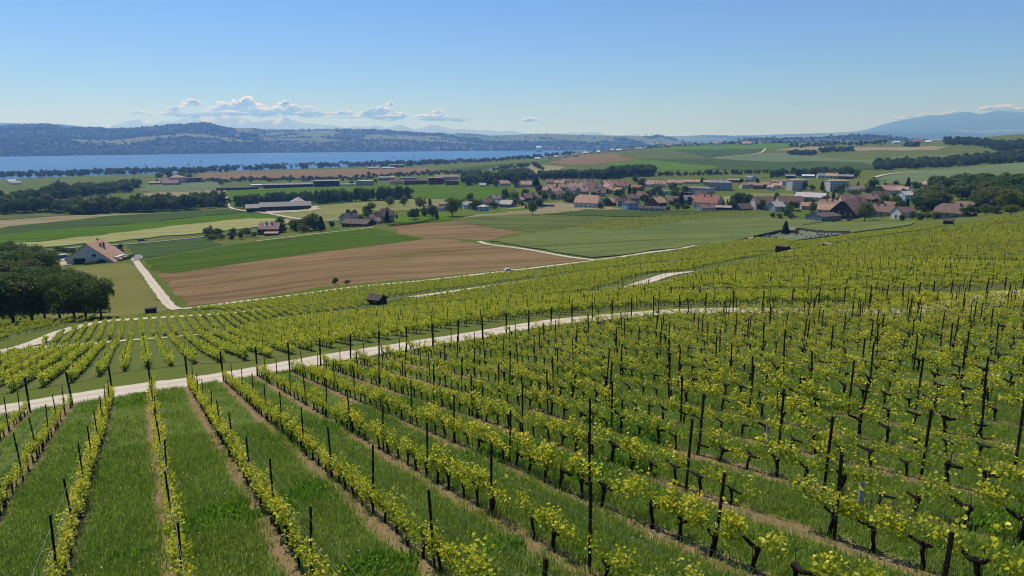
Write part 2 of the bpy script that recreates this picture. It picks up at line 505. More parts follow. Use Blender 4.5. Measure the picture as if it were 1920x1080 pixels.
G_dark = field_mat('dark_green_crop', (0.05, 0.085, 0.026), (0.065, 0.095, 0.03), None, 0.012, 9.0, (-0.2, 0.98), 0.25)
G_olive = field_mat('olive_green_crop', (0.105, 0.13, 0.04), (0.085, 0.11, 0.036), None, 0.01, 10.0, (0.15, 0.99), 0.25)
G_bright = field_mat('bright_green_crop', (0.075, 0.135, 0.012), (0.06, 0.115, 0.012), None, 0.012, 14.0, (-0.15, 0.99), 0.25)
G_pale = field_mat('pale_ripening_grain', (0.27, 0.27, 0.11), (0.23, 0.24, 0.09), None, 0.012, 16.0, (-0.2, 0.98), 0.15)
G_hay = field_mat('cut_hay_meadow', (0.20, 0.20, 0.075), (0.16, 0.18, 0.06), (0.12, 0.15, 0.04), 0.02, 7.0, (-0.3, 0.95), 0.2)
G_lawn = field_mat('lawn', (0.08, 0.145, 0.014), (0.06, 0.115, 0.014), None, 0.03)
G_dry = field_mat('dry_pasture', (0.125, 0.13, 0.04), (0.16, 0.15, 0.055), (0.10, 0.13, 0.025), 0.03, fine=0.9)
FIELDS = [
 ('pasture', [(105,506),(180,498),(240,493),(258,500),(280,530),(300,556),(322,580),(260,592),(205,600),(140,602),(90,604),(60,560)], G_dry, .05, 'dry olive pasture between the dark grove and the pale farm track', None),
 ('ploughed_field', [(284,497),(300,512),(330,512),(480,490),(640,469),(795,449),(830,447),(905,459),(1000,472),(1105,487),(1085,490),(940,507),(800,521),(640,535),(500,555),(380,571),(350,574),(318,540)], G_brown, .06, 'large brown ploughed field below the green bean field', None),
 ('bean_field', [(272,488),(345,474),(480,453),(700,428),(795,448),(640,468),(480,489),(330,511),(300,511)], G_bean, .1, 'dark green striped bean field above the large ploughed field', None),
 ('crop_field', [(243,459),(385,447),(395,452),(420,459),(345,473),(272,485),(255,478),(240,466)], G_dark, .15, 'dark green crop behind the orange roofed farmhouse', None),
 ('grain_field', [(-80,473),(0,461),(160,445),(330,424),(470,410),(560,413),(540,420),(480,427),(380,438),(240,451),(100,464),(0,474),(-80,482)], G_pale, .7, 'pale yellow grain strip behind the farmhouse road', .6),
 ('crop_field', [(-80,449),(0,440),(250,420),(460,399),(520,405),(560,413),(470,410),(330,424),(160,445),(0,460),(-80,470)], G_bright, .5, 'bright green crop strip beyond the pale grain', .4),
 ('crop_field', [(-80,437),(0,429),(210,405),(420,393),(460,398),(250,420),(0,440),(-80,448)], G_dark, .5, 'dark green crop strip in front of the long hedge', .4),
 ('stubble_field', [(-80,424),(0,413),(110,405),(200,402),(310,399),(210,405),(0,429),(-80,436)], G_tan, .12, 'tan stubble wedge at the left edge below the hedge', None),
 ('crop_field', [(-80,396),(20,393),(60,399),(140,404),(110,405),(0,413),(-80,422)], G_olive, .4, 'grey green crop at the left edge beside the hedge', None),
 ('ploughed_field', [(250,373),(275,362),(420,357),(424,371),(310,373)], G_tan, .5, 'brown strip behind the long hedge by the white track', None),
 ('crop_field', [(120,386),(200,375),(310,372),(425,371),(428,386),(300,396),(120,400)], G_dark, .4, 'dark green strip just behind the long hedge', None),
 ('crop_field', [(262,358),(270,346),(420,342),(425,356),(300,361)], G_wheat2, .5, 'pale green field below the lakeside manor', None),
 ('ploughed_field', [(366,334),(372,326),(470,322),(620,318),(800,314),(822,319),(790,325),(700,331),(560,335),(470,337)], G_brown, .6, 'long brown field in front of the lakeshore trees', None),
 ('crop_field', [(430,391),(421,357),(640,350),(780,345),(900,347),(960,352),(955,371),(870,377),(800,371),(640,382),(540,392)], G_bright, .5, 'bright green field behind the row of dark trees', .4),
 ('hay_field', [(500,404),(600,386),(770,373),(880,374),(890,379),(800,392),(700,397),(640,414),(570,413)], G_hay, .3, 'pale yellow hay field beside the dark wine cellar', None),
 ('ploughed_field', [(735,424),(870,415),(985,435),(910,451),(830,446),(795,447),(745,435)], G_brown, .08, 'brown field right of the hamlet of stone houses', None),
 ('crop_field', [(838,413),(940,404),(1080,404),(1135,409),(1080,424),(1005,437),(960,431)], G_olive, .2, 'olive green wedge between two brown fields', None),
 ('stubble_field', [(850,411),(900,399),(980,386),(1060,378),(1100,386),(1170,391),(1000,402),(940,404)], G_tan, .12, 'tan stubble strip with the lone round tree', None),
 ('crop_field', [(1018,402),(1100,393),(1300,396),(1400,394),(1300,402),(1190,407),(1100,405)], G_dark, .5, 'dark green strip along the front of the village', .4),
 ('wheat_field', [(918,453),(1000,438),(1080,426),(1150,434),(1300,413),(1440,397),(1480,401),(1545,413),(1490,430),(1420,443),(1360,455),(1290,462),(1200,475),(1110,484),(1060,477)], G_wheat, .5, 'broad grey green wheat field below the village', .4),
 ('wheat_field', [(1500,432),(1545,416),(1640,417),(1715,418),(1695,425),(1600,437)], G_wheat, .5, 'small green wheat wedge behind the cemetery', .4),
 ('hay_field', [(1335,374),(1400,362),(1520,364),(1600,372),(1450,379),(1400,386),(1340,379)], G_hay, .3, 'pale hay meadow in the middle of the village', None),
 ('crop_field', [(1060,338),(1230,333),(1440,332),(1400,341),(1200,345),(1060,346)], G_olive, .4, 'olive green strip behind the old village roofs', None),
 ('crop_field', [(1135,305),(1220,300),(1300,308),(1360,312),(1340,318),(1230,321),(1210,325),(1140,310)], G_lawn, .6, 'light green field above the village wood', None),
 ('ploughed_field', [(1030,306),(1080,292),(1150,288),(1196,301),(1120,309),(1060,311)], G_brown, .6, 'brown field on the ridge right of the lake end', None),
 ('crop_field', [(1150,288),(1200,282),(1260,281),(1310,290),(1330,297),(1200,300)], G_olive, .6, 'olive field on top of the far ridge', None),
 ('crop_field', [(1265,281),(1440,279),(1428,287),(1330,296),(1310,291)], G_dark, .7, 'dark green field on the far ridge', None),
 ('wheat_field', [(1330,297),(1428,288),(1480,288),(1600,301),(1760,291),(1900,292),(1650,309),(1540,303),(1450,305)], G_wheat2, .6, 'grey green wheat sweeping across the far slope', None),
 ('crop_field', [(1220,299),(1330,297),(1450,304),(1540,303),(1620,305),(1650,310),(1640,318),(1480,322),(1330,318),(1350,312)], G_dark, .7, 'dark green band on the far slope above the village', None),
 ('wheat_field', [(1640,336),(1700,322),(1920,304),(2050,298),(2050,350),(1900,343),(1680,346)], G_wheat2, .6, 'pale blue green wheat at the right edge', None),
 ('stubble_field', [(1450,281),(1500,274),(1640,276),(1780,275),(1760,282),(1600,283)], G_tan, .6, 'tan stubble on the far slope near the small copses', None),
 ('crop_field', [(1215,280),(1240,275),(1400,271),(1520,269),(1500,274),(1440,279),(1265,281)], G_lawn, .7, 'green field along the far skyline', None),
 ('crop_field', [(840,317),(900,311),(1000,303),(1060,298),(1020,304),(930,316),(860,324)], G_dark, .6, 'dark green field by the pale road to the lake', None),
 ('ploughed_field', [(940,326),(1000,309),(1060,314),(1040,322),(980,330)], G_tan, .6, 'small brown field behind the park trees', None),
]
for nm, px, mt, up, lb, th in FIELDS:
    sheet(nm, px, mt, up, lb, th)

# ------------------------------------------------------------------ tracks and roads
ROAD_NEAR = [(-120,792),(-40,778),(0,770),(215,735),(400,710),(640,668),(880,630),(1010,608),(1130,595),(1240,586),(1340,583),(1440,583),(1560,584),(1680,584),(1800,573),(1900,556),(1990,545)]
ROADS = [
 ('track', ROAD_NEAR, 6.4, M_track, .07, 'pale gravel track along the lower edge of the near vineyard'),
 ('track', [(-60,676),(0,660),(50,648),(85,636),(110,624),(150,612),(200,602),(260,598),(340,593),(420,588),(500,580)], 4.4, M_track, .1, 'pale track curving up from the left edge above the short vine rows'),
 ('track', [(60,652),(90,651),(140,648),(200,642),(300,634),(400,625),(470,615)], 3.2, M_track, .13, 'pale track below the short vine rows'),
 ('track', [(250,483),(258,494),(275,516),(300,550),(318,573),(335,581)], 3.4, M_track, .2, 'pale track running straight from the farmhouse to the vines'),
 ('track', [(320,581),(345,579),(450,566),(600,547),(760,530),(930,511),(1090,492),(1120,488),(1200,476),(1290,463),(1400,447),(1418,443)], 3.8, M_track, .16, 'long pale track between the ploughed field and the vines'),
 ('track', [(770,558),(860,545),(960,531),(1005,525)], 4.0, M_track, .14, 'short pale track right of the dark vineyard hut'),
 ('track', [(1080,553),(1160,542),(1220,526),(1295,510)], 4.2, M_track, .14, 'pale track rising between two vine blocks in the centre'),
 ('track', [(898,453),(920,459),(1000,470),(1080,484),(1118,488)], 3.0, M_track, .2, 'pale track along the edge of the wheat field'),
 ('road', [(60,476),(105,469),(150,464),(245,458),(370,446),(470,436),(540,426),(600,417),(640,412)], 5.5, M_asphalt, .5, 'grey asphalt road behind the farmhouse'),
 ('track', [(421,358),(424,374),(430,388),(446,394),(490,399),(540,408),(580,414)], 4.5, M_track, .7, 'white track from the long hedge to the wine cellar'),
 ('road', [(915,320),(940,313),(1000,305),(1060,299),(1090,294)], 9.0, M_asphalt, .9, 'pale road descending to the lake end'),
 ('track', [(1640,333),(1660,328),(1690,324),(1720,322)], 7.0, M_track, .9, 'pale track at the edge of the blue green wheat'),
 ('road', [(1295,382),(1320,378),(1350,374),(1380,369),(1400,367)], 8.0, M_asphalt, .5, 'grey village street by the school'),
 ('track', [(480,453),(560,443),(640,434),(700,427)], 2.5, M_track, .45, 'thin pale path along the top of the bean field'),
 ('track', [(1338,297),(1420,288),(1436,279)], 7.0, M_track, 1.0, 'short white track on the far ridge'),
]
for a in ROADS: ribbon(*a)

# ------------------------------------------------------------------ lake
def water_mat():
    m, t, o = nodes('lake_water')
    P = pos(t)
    mp = N(t, 'ShaderNodeMapping'); mp.inputs['Scale'].default_value = (0.02, 0.12, 1)
    t.links.new(P, mp.inputs[0])
    mp2 = N(t, 'ShaderNodeMapping'); mp2.inputs['Scale'].default_value = (0.0005, 0.009, 1)
    t.links.new(P, mp2.inputs[0])
    n1 = noise(t, mp.outputs[0], 1.0, 6, 0.7)
    n2 = noise(t, mp2.outputs[0], 1.0, 3, 0.5)
    c = mix(t, ramp(t, n2, 0.42, 0.62), (0.012, 0.075, 0.19), (0.040, 0.135, 0.30))
    p = bsdf(t, o, c, 0.35, 0.12, n1, 0.5, 0.6)
    return m
V = np.array([(-16000,1200,0),(2600,1200,0),(2600,9500,0),(-16000,9500,0)], float)
gx, gy = np.meshgrid(np.linspace(-16000, 2600, 40), np.linspace(1200, 9500, 30))
V = np.stack([gx.ravel(), gy.ravel(), np.zeros(gx.size)], -1)
i, j = np.meshgrid(np.arange(29), np.arange(39), indexing='ij')
tag(obj('lake', mesh_np('lake', V, np.stack([i*40+j, i*40+j+1, (i+1)*40+j+1, (i+1)*40+j], -1).reshape(-1, 4), water_mat())), 'calm blue lake in front of the wooded hills', kind='structure')

# ------------------------------------------------------------------ hills beyond the lake, as real relief
def vnoise(x, y, seed, octv=5):
    """smooth value noise on arrays"""
    out = np.zeros(np.shape(x)); amp = 1.0
    r0 = np.random.default_rng(seed)
    tab = r0.uniform(-1, 1, (256, 256))
    for o in range(octv):
        xi = np.floor(x).astype(int); yi = np.floor(y).astype(int)
        fx = x - xi; fy = y - yi
        fx = fx*fx*(3-2*fx); fy = fy*fy*(3-2*fy)
        g = lambda a, b: tab[a % 256, b % 256]
        out += amp * ((g(xi,yi)*(1-fx)+g(xi+1,yi)*fx)*(1-fy) + (g(xi,yi+1)*(1-fx)+g(xi+1,yi+1)*fx)*fy)
        x = x * 2.03 + 17.1; y = y * 2.03 + 5.3; amp *= 0.5
    return out
def hill_mat(name, forest, forest2, field, field2, snow=None):
    m, t, o = nodes(name)
    P = pos(t)
    a = t.nodes.new('ShaderNodeAttribute'); a.attribute_name = 'open'
    n1 = noise(t, P, 0.0022, 4, 0.5); n2 = noise(t, P, 0.02, 4, 0.7)
    f = mix(t, n2, forest, forest2)
    g = mix(t, ramp(t, n1, 0.4, 0.6), field, field2)
    c = mix(t, a.outputs['Fac'], f, g)
    if snow:
        b = t.nodes.new('ShaderNodeAttribute'); b.attribute_name = 'snow'
        c = mix(t, b.outputs['Fac'], c, snow)
    bsdf(t, o, c, 0.95, 0.1, n2, 0.5, 8.0)
    return m
HM = hill_mat('far_hill', (0.018, 0.034, 0.010), (0.03, 0.052, 0.016), (0.075, 0.115, 0.035), (0.12, 0.13, 0.05))
HMA = hill_mat('alpine_rock', (0.13, 0.14, 0.15), (0.19, 0.20, 0.21), (0.13, 0.14, 0.14), (0.15, 0.15, 0.15), (0.60, 0.61, 0.63))
HILLS = []
def hill(name, label, sky_px, sky_d, foot_v, foot_d, bench, nrow, du, rough, mat, open_fn, seed, snow=False, back=1.6, footz=None):
    """a range of hills: foot line, slope with relief, skyline, and a back slope"""
    us = np.arange(sky_px[0][0], sky_px[-1][0] + 0.1, du)
    sv = np.interp(us, [p[0] for p in sky_px], [p[1] for p in sky_px])
    sd = np.interp(us, [p[0] for p in sky_px], np.broadcast_to(sky_d, len(sky_px)) if np.ndim(sky_d) == 0 else sky_d)
    fd = np.interp(us, [q[0] for q in foot_d], [q[1] for q in foot_d])
    top = at_depth(us, sv, sd)
    tt = np.linspace(0, 1, nrow)
    az = (us - 960) / FPX
    D = fd[None, :] + (sd - fd)[None, :] * tt[:, None]
    base = -6.0 if footz is None else footz
    prof = np.interp(tt, [b[0] for b in bench], [b[1] for b in bench])
    Z = base + (top[:, 2] - base)[None, :] * prof[:, None]
    X = az[None, :] * D
    Yw = (D + (Z - CZ) * SP) / CP                      # world y giving that depth
    hgt = np.maximum(top[:, 2] - base, 30)
    env = np.sin(np.pi * np.clip(tt, 0, 1)) ** 0.7
    rn = vnoise(X / (hgt.mean() * 3.5), Yw / (hgt.mean() * 3.5), seed)
    Z = Z + rn * env[:, None] * hgt[None, :] * rough
    op = open_fn(us[None, :] + 0 * D, tt[:, None] + 0 * D, X, Yw)
    # tree-top grain on wooded ground
    gr = vnoise(X / 38.0, Yw / 38.0, seed + 5, 3) if not snow else vnoise(X / 700., Yw / 700., seed + 5, 5) * 12
    Z = Z + gr * 6.0 * (1 - op) * np.clip(tt * 12, 0, 1)[:, None]
    # back slope
    bt = np.linspace(0.15, 1, 6)
    Db = sd[None, :] + (sd - fd)[None, :] * bt[:, None] * 0.5
    Zb = top[None, :, 2] + (base - 20 - top[None, :, 2]) * (bt[:, None] ** back)
    Xb = az[None, :] * Db; Yb = (Db + (Zb - CZ) * SP) / CP
    X = np.vstack([X, Xb]); Yw = np.vstack([Yw, Yb]); Z2 = np.vstack([Z, Zb])
    nr, nc = X.shape
    V = np.stack([X, Yw, Z2], -1).reshape(-1, 3)
    i, j = np.meshgrid(np.arange(nr-1), np.arange(nc-1), indexing='ij')
    Fq = np.stack([i*nc+j, i*nc+j+1, (i+1)*nc+j+1, (i+1)*nc+j], -1).reshape(-1, 4)
    opf = np.vstack([op, np.zeros_like(Xb)]).ravel()
    at = {'open': ('POINT', 'FLOAT', opf.astype(np.float32))}
    if snow:
        sn = np.clip((vnoise(X / 450., Yw / 450., seed + 9, 5) * 1.6 - .35 + (Z2 - Z2.max() * 0.72) / 300.0), 0, 1)
        at['snow'] = ('POINT', 'FLOAT', sn.ravel().astype(np.float32))
    tag(obj(name, mesh_np(name, V, Fq, mat, smooth=True, attrs=at)), label, kind='structure')
    HILLS.append((us, tt, X[:nrow], Yw[:nrow], Z, op))
    return HILLS[-1]
def open_shore(u, t, X, Y):
    n1 = vnoise(X / 420.0, Y / 420.0, 31, 3)
    o = ((np.abs(t - 0.42 - 0.05*np.sin(u*0.02)) < 0.09) & (n1 > -0.15)) | ((t > 0.5) & (u > 440) & (n1 > 0.02)) | ((u > 900) & (t > .75) & (n1 > -0.1))
    o = o & ~((u < 440) & (t > 0.56))
    return o.astype(float)
shore_sky = [(-260,240),(-120,233),(0,236),(40,234),(70,231),(95,232),(118,238),(150,239),(190,238),(205,241),(240,240),(300,235),(350,231),(385,230),(410,235),(430,240),(480,240),(500,246),(560,244),(640,242),(700,242),(760,247),(800,249),(860,251),(920,254),(960,253),(1000,251),(1040,251),(1080,253),(1150,254),(1220,256),(1235,252),(1250,256),(1280,264),(1320,272)]
shore_d = [6600 if p[0] < 500 else 8200 for p in shore_sky]
H_SHORE = hill('hills', 'wooded green hills along the far shore of the lake', shore_sky, shore_d, None,
     [(-260,3900),(0,4390),(240,4900),(480,5600),(700,6100),(900,6690),(1000,7000),(1330,7300)],
     [(0,0),(0.03,0.05),(0.2,0.28),(0.34,0.47),(0.5,0.52),(0.7,0.74),(1,1)], 120, 1.6, 0.10, HM, open_shore, 3)
hill('hills', 'low blue hills on the skyline above the far plain', [(900,258),(1000,257),(1180,257),(1250,256),(1330,253),(1400,255),(1450,252),(1520,251),(1560,250),(1640,248),(1760,250),(1900,250)], 15000, None,
     [(900,11000),(1900,11000)], [(0,0),(0.5,0.55),(1,1)], 40, 4, 0.1, HM, lambda u, t, X, Y: (vnoise(X/900., Y/900., 8, 3) > 0.1).astype(float), 12)
hill('hills', 'pale blue ridge behind the wooded shore hills at left', [(-260,228),(0,230),(30,231),(80,233),(120,233),(150,237),(300,243),(420,240),(560,243),(660,246),(780,250)], 13000, None,
     [(-260,9500),(780,9500)], [(0,0),(0.5,0.55),(1,1)], 40, 4, 0.1, HM, lambda u, t, X, Y: (vnoise(X/900., Y/900., 9, 3) > 0.15).astype(float), 13)
hill('hills', 'dark wooded hill behind the right hand fields', [(1350,268),(1380,263),(1400,259),(1440,258),(1500,260),(1530,258),(1560,255),(1600,253),(1640,254),(1700,260),(1740,265),(1800,270)], 5600, None,
     [(1350,4300),(1800,4300)], [(0,0),(0.5,0.6),(1,1)], 60, 1.6, 0.12, HM, lambda u, t, X, Y: (vnoise(X/260., Y/260., 10, 3) > 0.35).astype(float), 14, footz=10.0)
hill('mountain', 'long blue mountain ridge at the right', [(1380,254),(1440,253),(1500,251),(1560,249),(1600,247),(1625,243),(1650,235),(1680,227),(1730,219),(1780,214),(1812,209),(1825,211),(1838,214),(1852,211),(1872,207),(1900,209),(1940,210),(2000,213),(2100,222),(2200,235)], 24000, None,
     [(1380,12000),(1560,11500),(2200,10500)], [(0,0),(0.25,0.16),(0.5,0.30),(0.75,0.62),(1,1)], 90, 2.5, 0.10, HM,
     lambda u, t, X, Y: ((vnoise(X/500., Y/500., 11, 3) > 0.18) & (t < 0.5)).astype(float), 15)
ALPS = [(-100,250),(60,247),(160,243),(200,239),(215,234),(235,229),(255,226),(275,229),(290,230),(305,226),(322,228),(345,222),(360,220),(375,223),(390,221),(402,225),(420,219),(433,216),(447,221),(462,226),(480,228),(495,224),(512,220),(522,223),(534,219),(548,226),(565,230),(590,233),(620,235),(650,238),(685,239),(705,234),(726,241),(748,233),(762,237),(776,242),(795,239),(808,234),(824,238),(850,241),(880,244),(905,246),(925,244),(945,246),(975,249),(1040,252),(1105,249),(1124,249),(1140,253),(1200,256)]
hill('mountain', 'faint snowy alps above the far shore hills', ALPS, 35000, None, [(-100,29000),(1200,29000)],
     [(0,0),(0.4,0.25),(0.7,0.55),(1,1)], 60, 1.6, 0.16, HMA, lambda u, t, X, Y: 0*X, 16, snow=True)

# ------------------------------------------------------------------ haze: one closed box of even, thin air
def build_haze():
    m, t, o = nodes('haze_air')
    pv = t.nodes.new('ShaderNodeVolumePrincipled')
    pv.inputs['Color'].default_value = (0.20, 0.43, 1.0, 1)
    pv.inputs['Absorption Color'].default_value = (1, 1, 1, 1)
    pv.inputs['Density'].default_value = 9.2e-5
    pv.inputs['Anisotropy'].default_value = 0.3
    t.links.new(pv.outputs[0], o.inputs['Volume'])
    b = MB()
    b.box(-40000, 40000, -40000, 38500, -60, 1750)
    o_ = obj('haze', b.mesh('haze', m))
    tag(o_, 'thin blue summer haze over the whole landscape', kind='stuff')
build_haze()

# ------------------------------------------------------------------ near vineyard floor: grass with bare strips under the rows
ROW0, ROWW = 0.2, 2.15
def vine_floor_mat(name, g1, g2, g3, soil1, soil2, strip, soil_amt):
    m, t, o = nodes(name)
    P = pos(t)
    d = t.nodes.new('ShaderNodeVectorMath'); d.operation = 'DOT_PRODUCT'
    t.links.new(P, d.inputs[0]); d.inputs[1].default_value = (PERP[0], PERP[1], 0)
    s = mth(t, 'DIVIDE', mth(t, 'SUBTRACT', d.outputs['Value'], ROW0 - 0.10), ROWW)
    fr = mth(t, 'ABSOLUTE', mth(t, 'SUBTRACT', mth(t, 'FRACT', mth(t, 'ADD', s, 0.5)), 0.5))
    n2 = noise(t, P, 2.2, 4, 0.7); n3 = noise(t, P, 14.0, 3, 0.7); n1 = noise(t, P, 0.16, 3)
    n0 = noise(t, P, 0.05, 2)
    e = mth(t, 'ADD', fr, mth(t, 'MULTIPLY', mth(t, 'SUBTRACT', n2, 0.5), 0.22))
    e = mth(t, 'ADD', e, mth(t, 'MULTIPLY', mth(t, 'SUBTRACT', n1, 0.5), 0.16))
    mask = N(t, 'ShaderNodeMapRange', **{'From Min': strip, 'From Max': strip + 0.05, 'To Min': 1.0, 'To Max': 0.0})
    t.links.new(e, mask.inputs[0])
    g = mix(t, ramp(t, n1, 0.3, 0.7), g1, g2)
    g = mix(t, ramp(t, n2, 0.35, 0.75), g, g3)
    so = mix(t, n3, soil1, soil2)
    c = mix(t, mth(t, 'MULTIPLY', mask.outputs[0], soil_amt), g, so)
    c = mix(t, 0.3, c, mix(t, n3, (0.02, 0.025, 0.01), (0.16, 0.18, 0.07)))
    bsdf(t, o, c, 0.95, 0.1, n3, 0.8, 0.05)
    return m
M_vfloor = vine_floor_mat('vineyard_floor', (0.10, 0.15, 0.026), (0.13, 0.17, 0.036), (0.075, 0.12, 0.02), (0.30, 0.185, 0.105), (0.19, 0.115, 0.065), 0.12, 0.95)
M_vfloor2 = vine_floor_mat('lower_vineyard_floor', (0.08, 0.115, 0.02), (0.115, 0.13, 0.03), (0.055, 0.10, 0.015), (0.15, 0.12, 0.05), (0.10, 0.085, 0.04), 0.09, 0.6)

M_vfloor3 = vine_floor_mat('right_vineyard_floor', (0.10, 0.115, 0.03), (0.12, 0.12, 0.04), (0.07, 0.09, 0.022), (0.13, 0.10, 0.055), (0.10, 0.08, 0.045), 0.2, 0.7)
def t_end(s):
    return np.interp(s, [-60, 40, 46, 52, 58, 68, 80, 95], [47.6, 47.9, 45.0, 41.0, 38.0, 37.0, 34.0, 30.0])
ss = np.arange(-22, 92, 3.0)
outl = [xy(s, t_end(s) + 0.4) for s in ss] + [xy(s, 4.0) for s in ss[::-1]]
sheet('vineyard_floor', outl, M_vfloor, .03, 'grassy floor of the near vineyard with brown strips under the vines', None, True, 3.0)

# ------------------------------------------------------------------ grape vines: build a few kinds, then copy
def leaf_fan():
    """lobed leaf, folded along the midrib, unit length"""
    v = np.array([(0,0,0),(0.42,0.12,0.10),(0.50,0.52,0.14),(0.16,0.62,0.03),(0,1.0,0),(-0.16,0.62,0.03),(-0.50,0.52,0.14),(-0.42,0.12,0.10)])
    f = [(0,1,2),(0,2,3),(0,3,4),(0,4,5),(0,5,6),(0,6,7)]
    return v, np.array(f)
LV, LF = leaf_fan()
def leaves_mesh(name, centres, size, mat, upb=0.5, fan=True, seed=0, tint=None, outward=None):
    r0 = np.random.default_rng(seed)
    k = len(centres)
    nrm = r0.normal(size=(k, 3)); nrm /= np.linalg.norm(nrm, axis=1)[:, None]
    nrm = nrm + np.array([0, 0, upb])
    if outward is not None: nrm = nrm + outward
    nrm /= np.linalg.norm(nrm, axis=1)[:, None]
    tmp = r0.normal(size=(k, 3))
    ax = np.cross(nrm, tmp); ax /= np.linalg.norm(ax, axis=1)[:, None]
    ay = np.cross(nrm, ax)
    sz = size * r0.uniform(0.6, 1.25, k)
    if fan: lv, lf = LV, LF
    else:
        lv = np.array([(-.5,-.5,0),(.5,-.42,.12),(.45,.5,0),(-.42,.5,.1)]); lf = np.array([(0,1,2),(0,2,3)])
    V = centres[:, None, :] + (lv[None, :, 0, None]*ax[:, None, :] + lv[None, :, 1, None]*ay[:, None, :] + lv[None, :, 2, None]*nrm[:, None, :]) * sz[:, None, None]
    Fq = (np.arange(k)[:, None, None] * len(lv) + lf[None]).reshape(-1, 3)
    tn = r0.uniform(0, 1, k) if tint is None else tint
    return mesh_np(name, V.reshape(-1, 3), Fq, mat, attrs={'tint': ('POINT', 'FLOAT', np.repeat(tn, len(lv)).astype(np.float32))})

def vine_proto(i, dense):
    r = random.Random(100 + i)
    h = r.uniform(0.50, 0.68)
    side = r.choice((-1, 1))
    b = MB()
    lean = r.uniform(-.08, .08)
    p0 = [(0, 0, -0.08), (lean*.4 + r.uniform(-.03,.03), r.uniform(-.03,.03), h*.33), (lean + r.uniform(-.04,.04), r.uniform(-.03,.03), h*.7), (lean*1.3, r.uniform(-.03,.03), h)]
    b.tube(p0, [.064, .05, .052, .068], 7)
    # knobbly head and bent arm along the wire
    x0 = lean * 1.3
    arm = r.uniform(0.22, 0.52)
    b.tube([(x0 - side*.05, 0, h-.05), (x0, 0, h+.03), (x0 + side*arm*.4, r.uniform(-.04,.04), h+r.uniform(-.03,.06)), (x0+side*arm, r.uniform(-.04,.04), h+r.uniform(.0,.10))], [.048, .072, .053, .040], 7)
    if r.random() < 0.5:
        b.tube([(x0, 0, h), (x0 - side*.12, r.uniform(-.05,.05), h+.05), (x0-side*.22, 0, h+r.uniform(.06,.16))], [.055, .045, .032], 5)
    tr = b.mesh('trunk', M_oldwood, True)
    # canes and shoots
    cl = r.uniform(.5, .95)
    ends = [(x0+side*arm, h+.06, side)] + [(x0 - side*.1, h+.06, -side)]
    shoots = []
    canes = []
    for ex, ez, sd in ends:
        c = MB(); canes.append(c)
        q = [(ex - sd*.12, 0, ez-.02), (ex + sd*.1, 0, ez+.07), (ex+sd*(cl-.1), 0, ez+.03)]
        c.tube(q, [.010, .008, .005], 4)
        ns_ = r.choice((5, 6, 7)) if dense else r.choice((2, 4, 5, 6))
        for k in range(ns_):
            f = (k + r.random()) / ns_
            shoots.append((ex + sd*f*(cl-.05), r.uniform(-.03,.03), ez + .05, c))
    cen = []
    for sx, sy, sz, c in shoots:
        L = r.choice((r.uniform(.15, .4), r.uniform(.3, .75))) * (1.05 if dense else 0.9)
        dx, dy = r.uniform(-.25,.25), r.uniform(-.32,.32)
        c.tube([(sx,sy,sz),(sx+dx*.4*L,sy+dy*.4*L,sz+L*.55),(sx+dx*L,sy+dy*L,sz+L)], [.005,.004,.003], 3)
        nl = int(r.uniform(8, 22) * (1.45 if dense else 1.15))
        for k in range(nl):
            f = r.uniform(0.05, 1.05)
            cen.append((sx+dx*L*f+r.gauss(0,.10), sy+dy*L*f+r.gauss(0,.09 if dense else .10), sz+L*f+r.gauss(0,.06)))
    cen = np.array(cen)
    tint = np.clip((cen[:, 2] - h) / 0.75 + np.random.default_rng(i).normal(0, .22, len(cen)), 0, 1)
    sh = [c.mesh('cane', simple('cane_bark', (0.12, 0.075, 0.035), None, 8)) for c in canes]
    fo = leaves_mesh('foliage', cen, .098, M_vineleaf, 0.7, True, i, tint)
    st_ = MB(); st_.tube([(-.06,.03,-.1),(-.06+r.uniform(-.03,.03),.03,r.uniform(.85,1.1))], .008, 4)
    return [('trunk', tr), ('cane', sh[0]), ('cane', sh[1]), ('foliage', fo), ('stake', st_.mesh('stake', M_post))]
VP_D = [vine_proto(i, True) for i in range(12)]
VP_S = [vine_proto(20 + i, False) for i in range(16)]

def in_view(P, mu=60, mv=80, top=None):
    u, v, d = project(P)
    return (d > 2) & (u > -mu) & (u < 1920 + mu) & (v > -50) & (v < 1080 + mv)

near = []
for k in range(-9, 42):
    s = ROW0 + k * ROWW
    te = float(t_end(s)) - 0.6
    tv = te - 0.3
    while tv > 4:
        near.append((k, s + random.uniform(-.04, .04), tv)); tv -= random.uniform(.74, .92)
near = np.array(near)
NXY = xy(near[:, 1], near[:, 2])
NZ = ground(NXY[:, 0], NXY[:, 1]) + 0.03
NP = np.column_stack([NXY, NZ])
vis = in_view(NP, 700, 500)
near, NP = near[vis], NP[vis]
gap = rng.random(len(NP)) < np.where(near[:, 0] < -1, 0.22, 0.06)
near, NP = near[~gap], NP[~gap]
order = np.argsort(np.hypot(NP[:, 0], NP[:, 1]) + 1e4 * ~in_view(NP, 25, 60))
near, NP = near[order], NP[order]
ROWANG = math.atan2(ROWDIR[1], ROWDIR[0])
_T = ['', 'first','second','third','fourth','fifth','sixth','seventh','eighth','ninth','tenth','eleventh','twelfth','thirteenth','fourteenth','fifteenth','sixteenth','seventeenth','eighteenth','nineteenth']
_D = {20: 'twent', 30: 'thirt', 40: 'fort', 50: 'fift', 60: 'sixt', 70: 'sevent', 80: 'eight', 90: 'ninet'}
def nth(q):
    if q < 20: return _T[q]
    if q % 100 == 0: return 'hundredth'
    h = '' if q < 100 else 'one hundred and '
    q = q % 100
    if q < 20: return h + _T[q]
    return h + _D[q // 10 * 10] + ('ieth' if q % 10 == 0 else 'y ' + _T[q % 10])
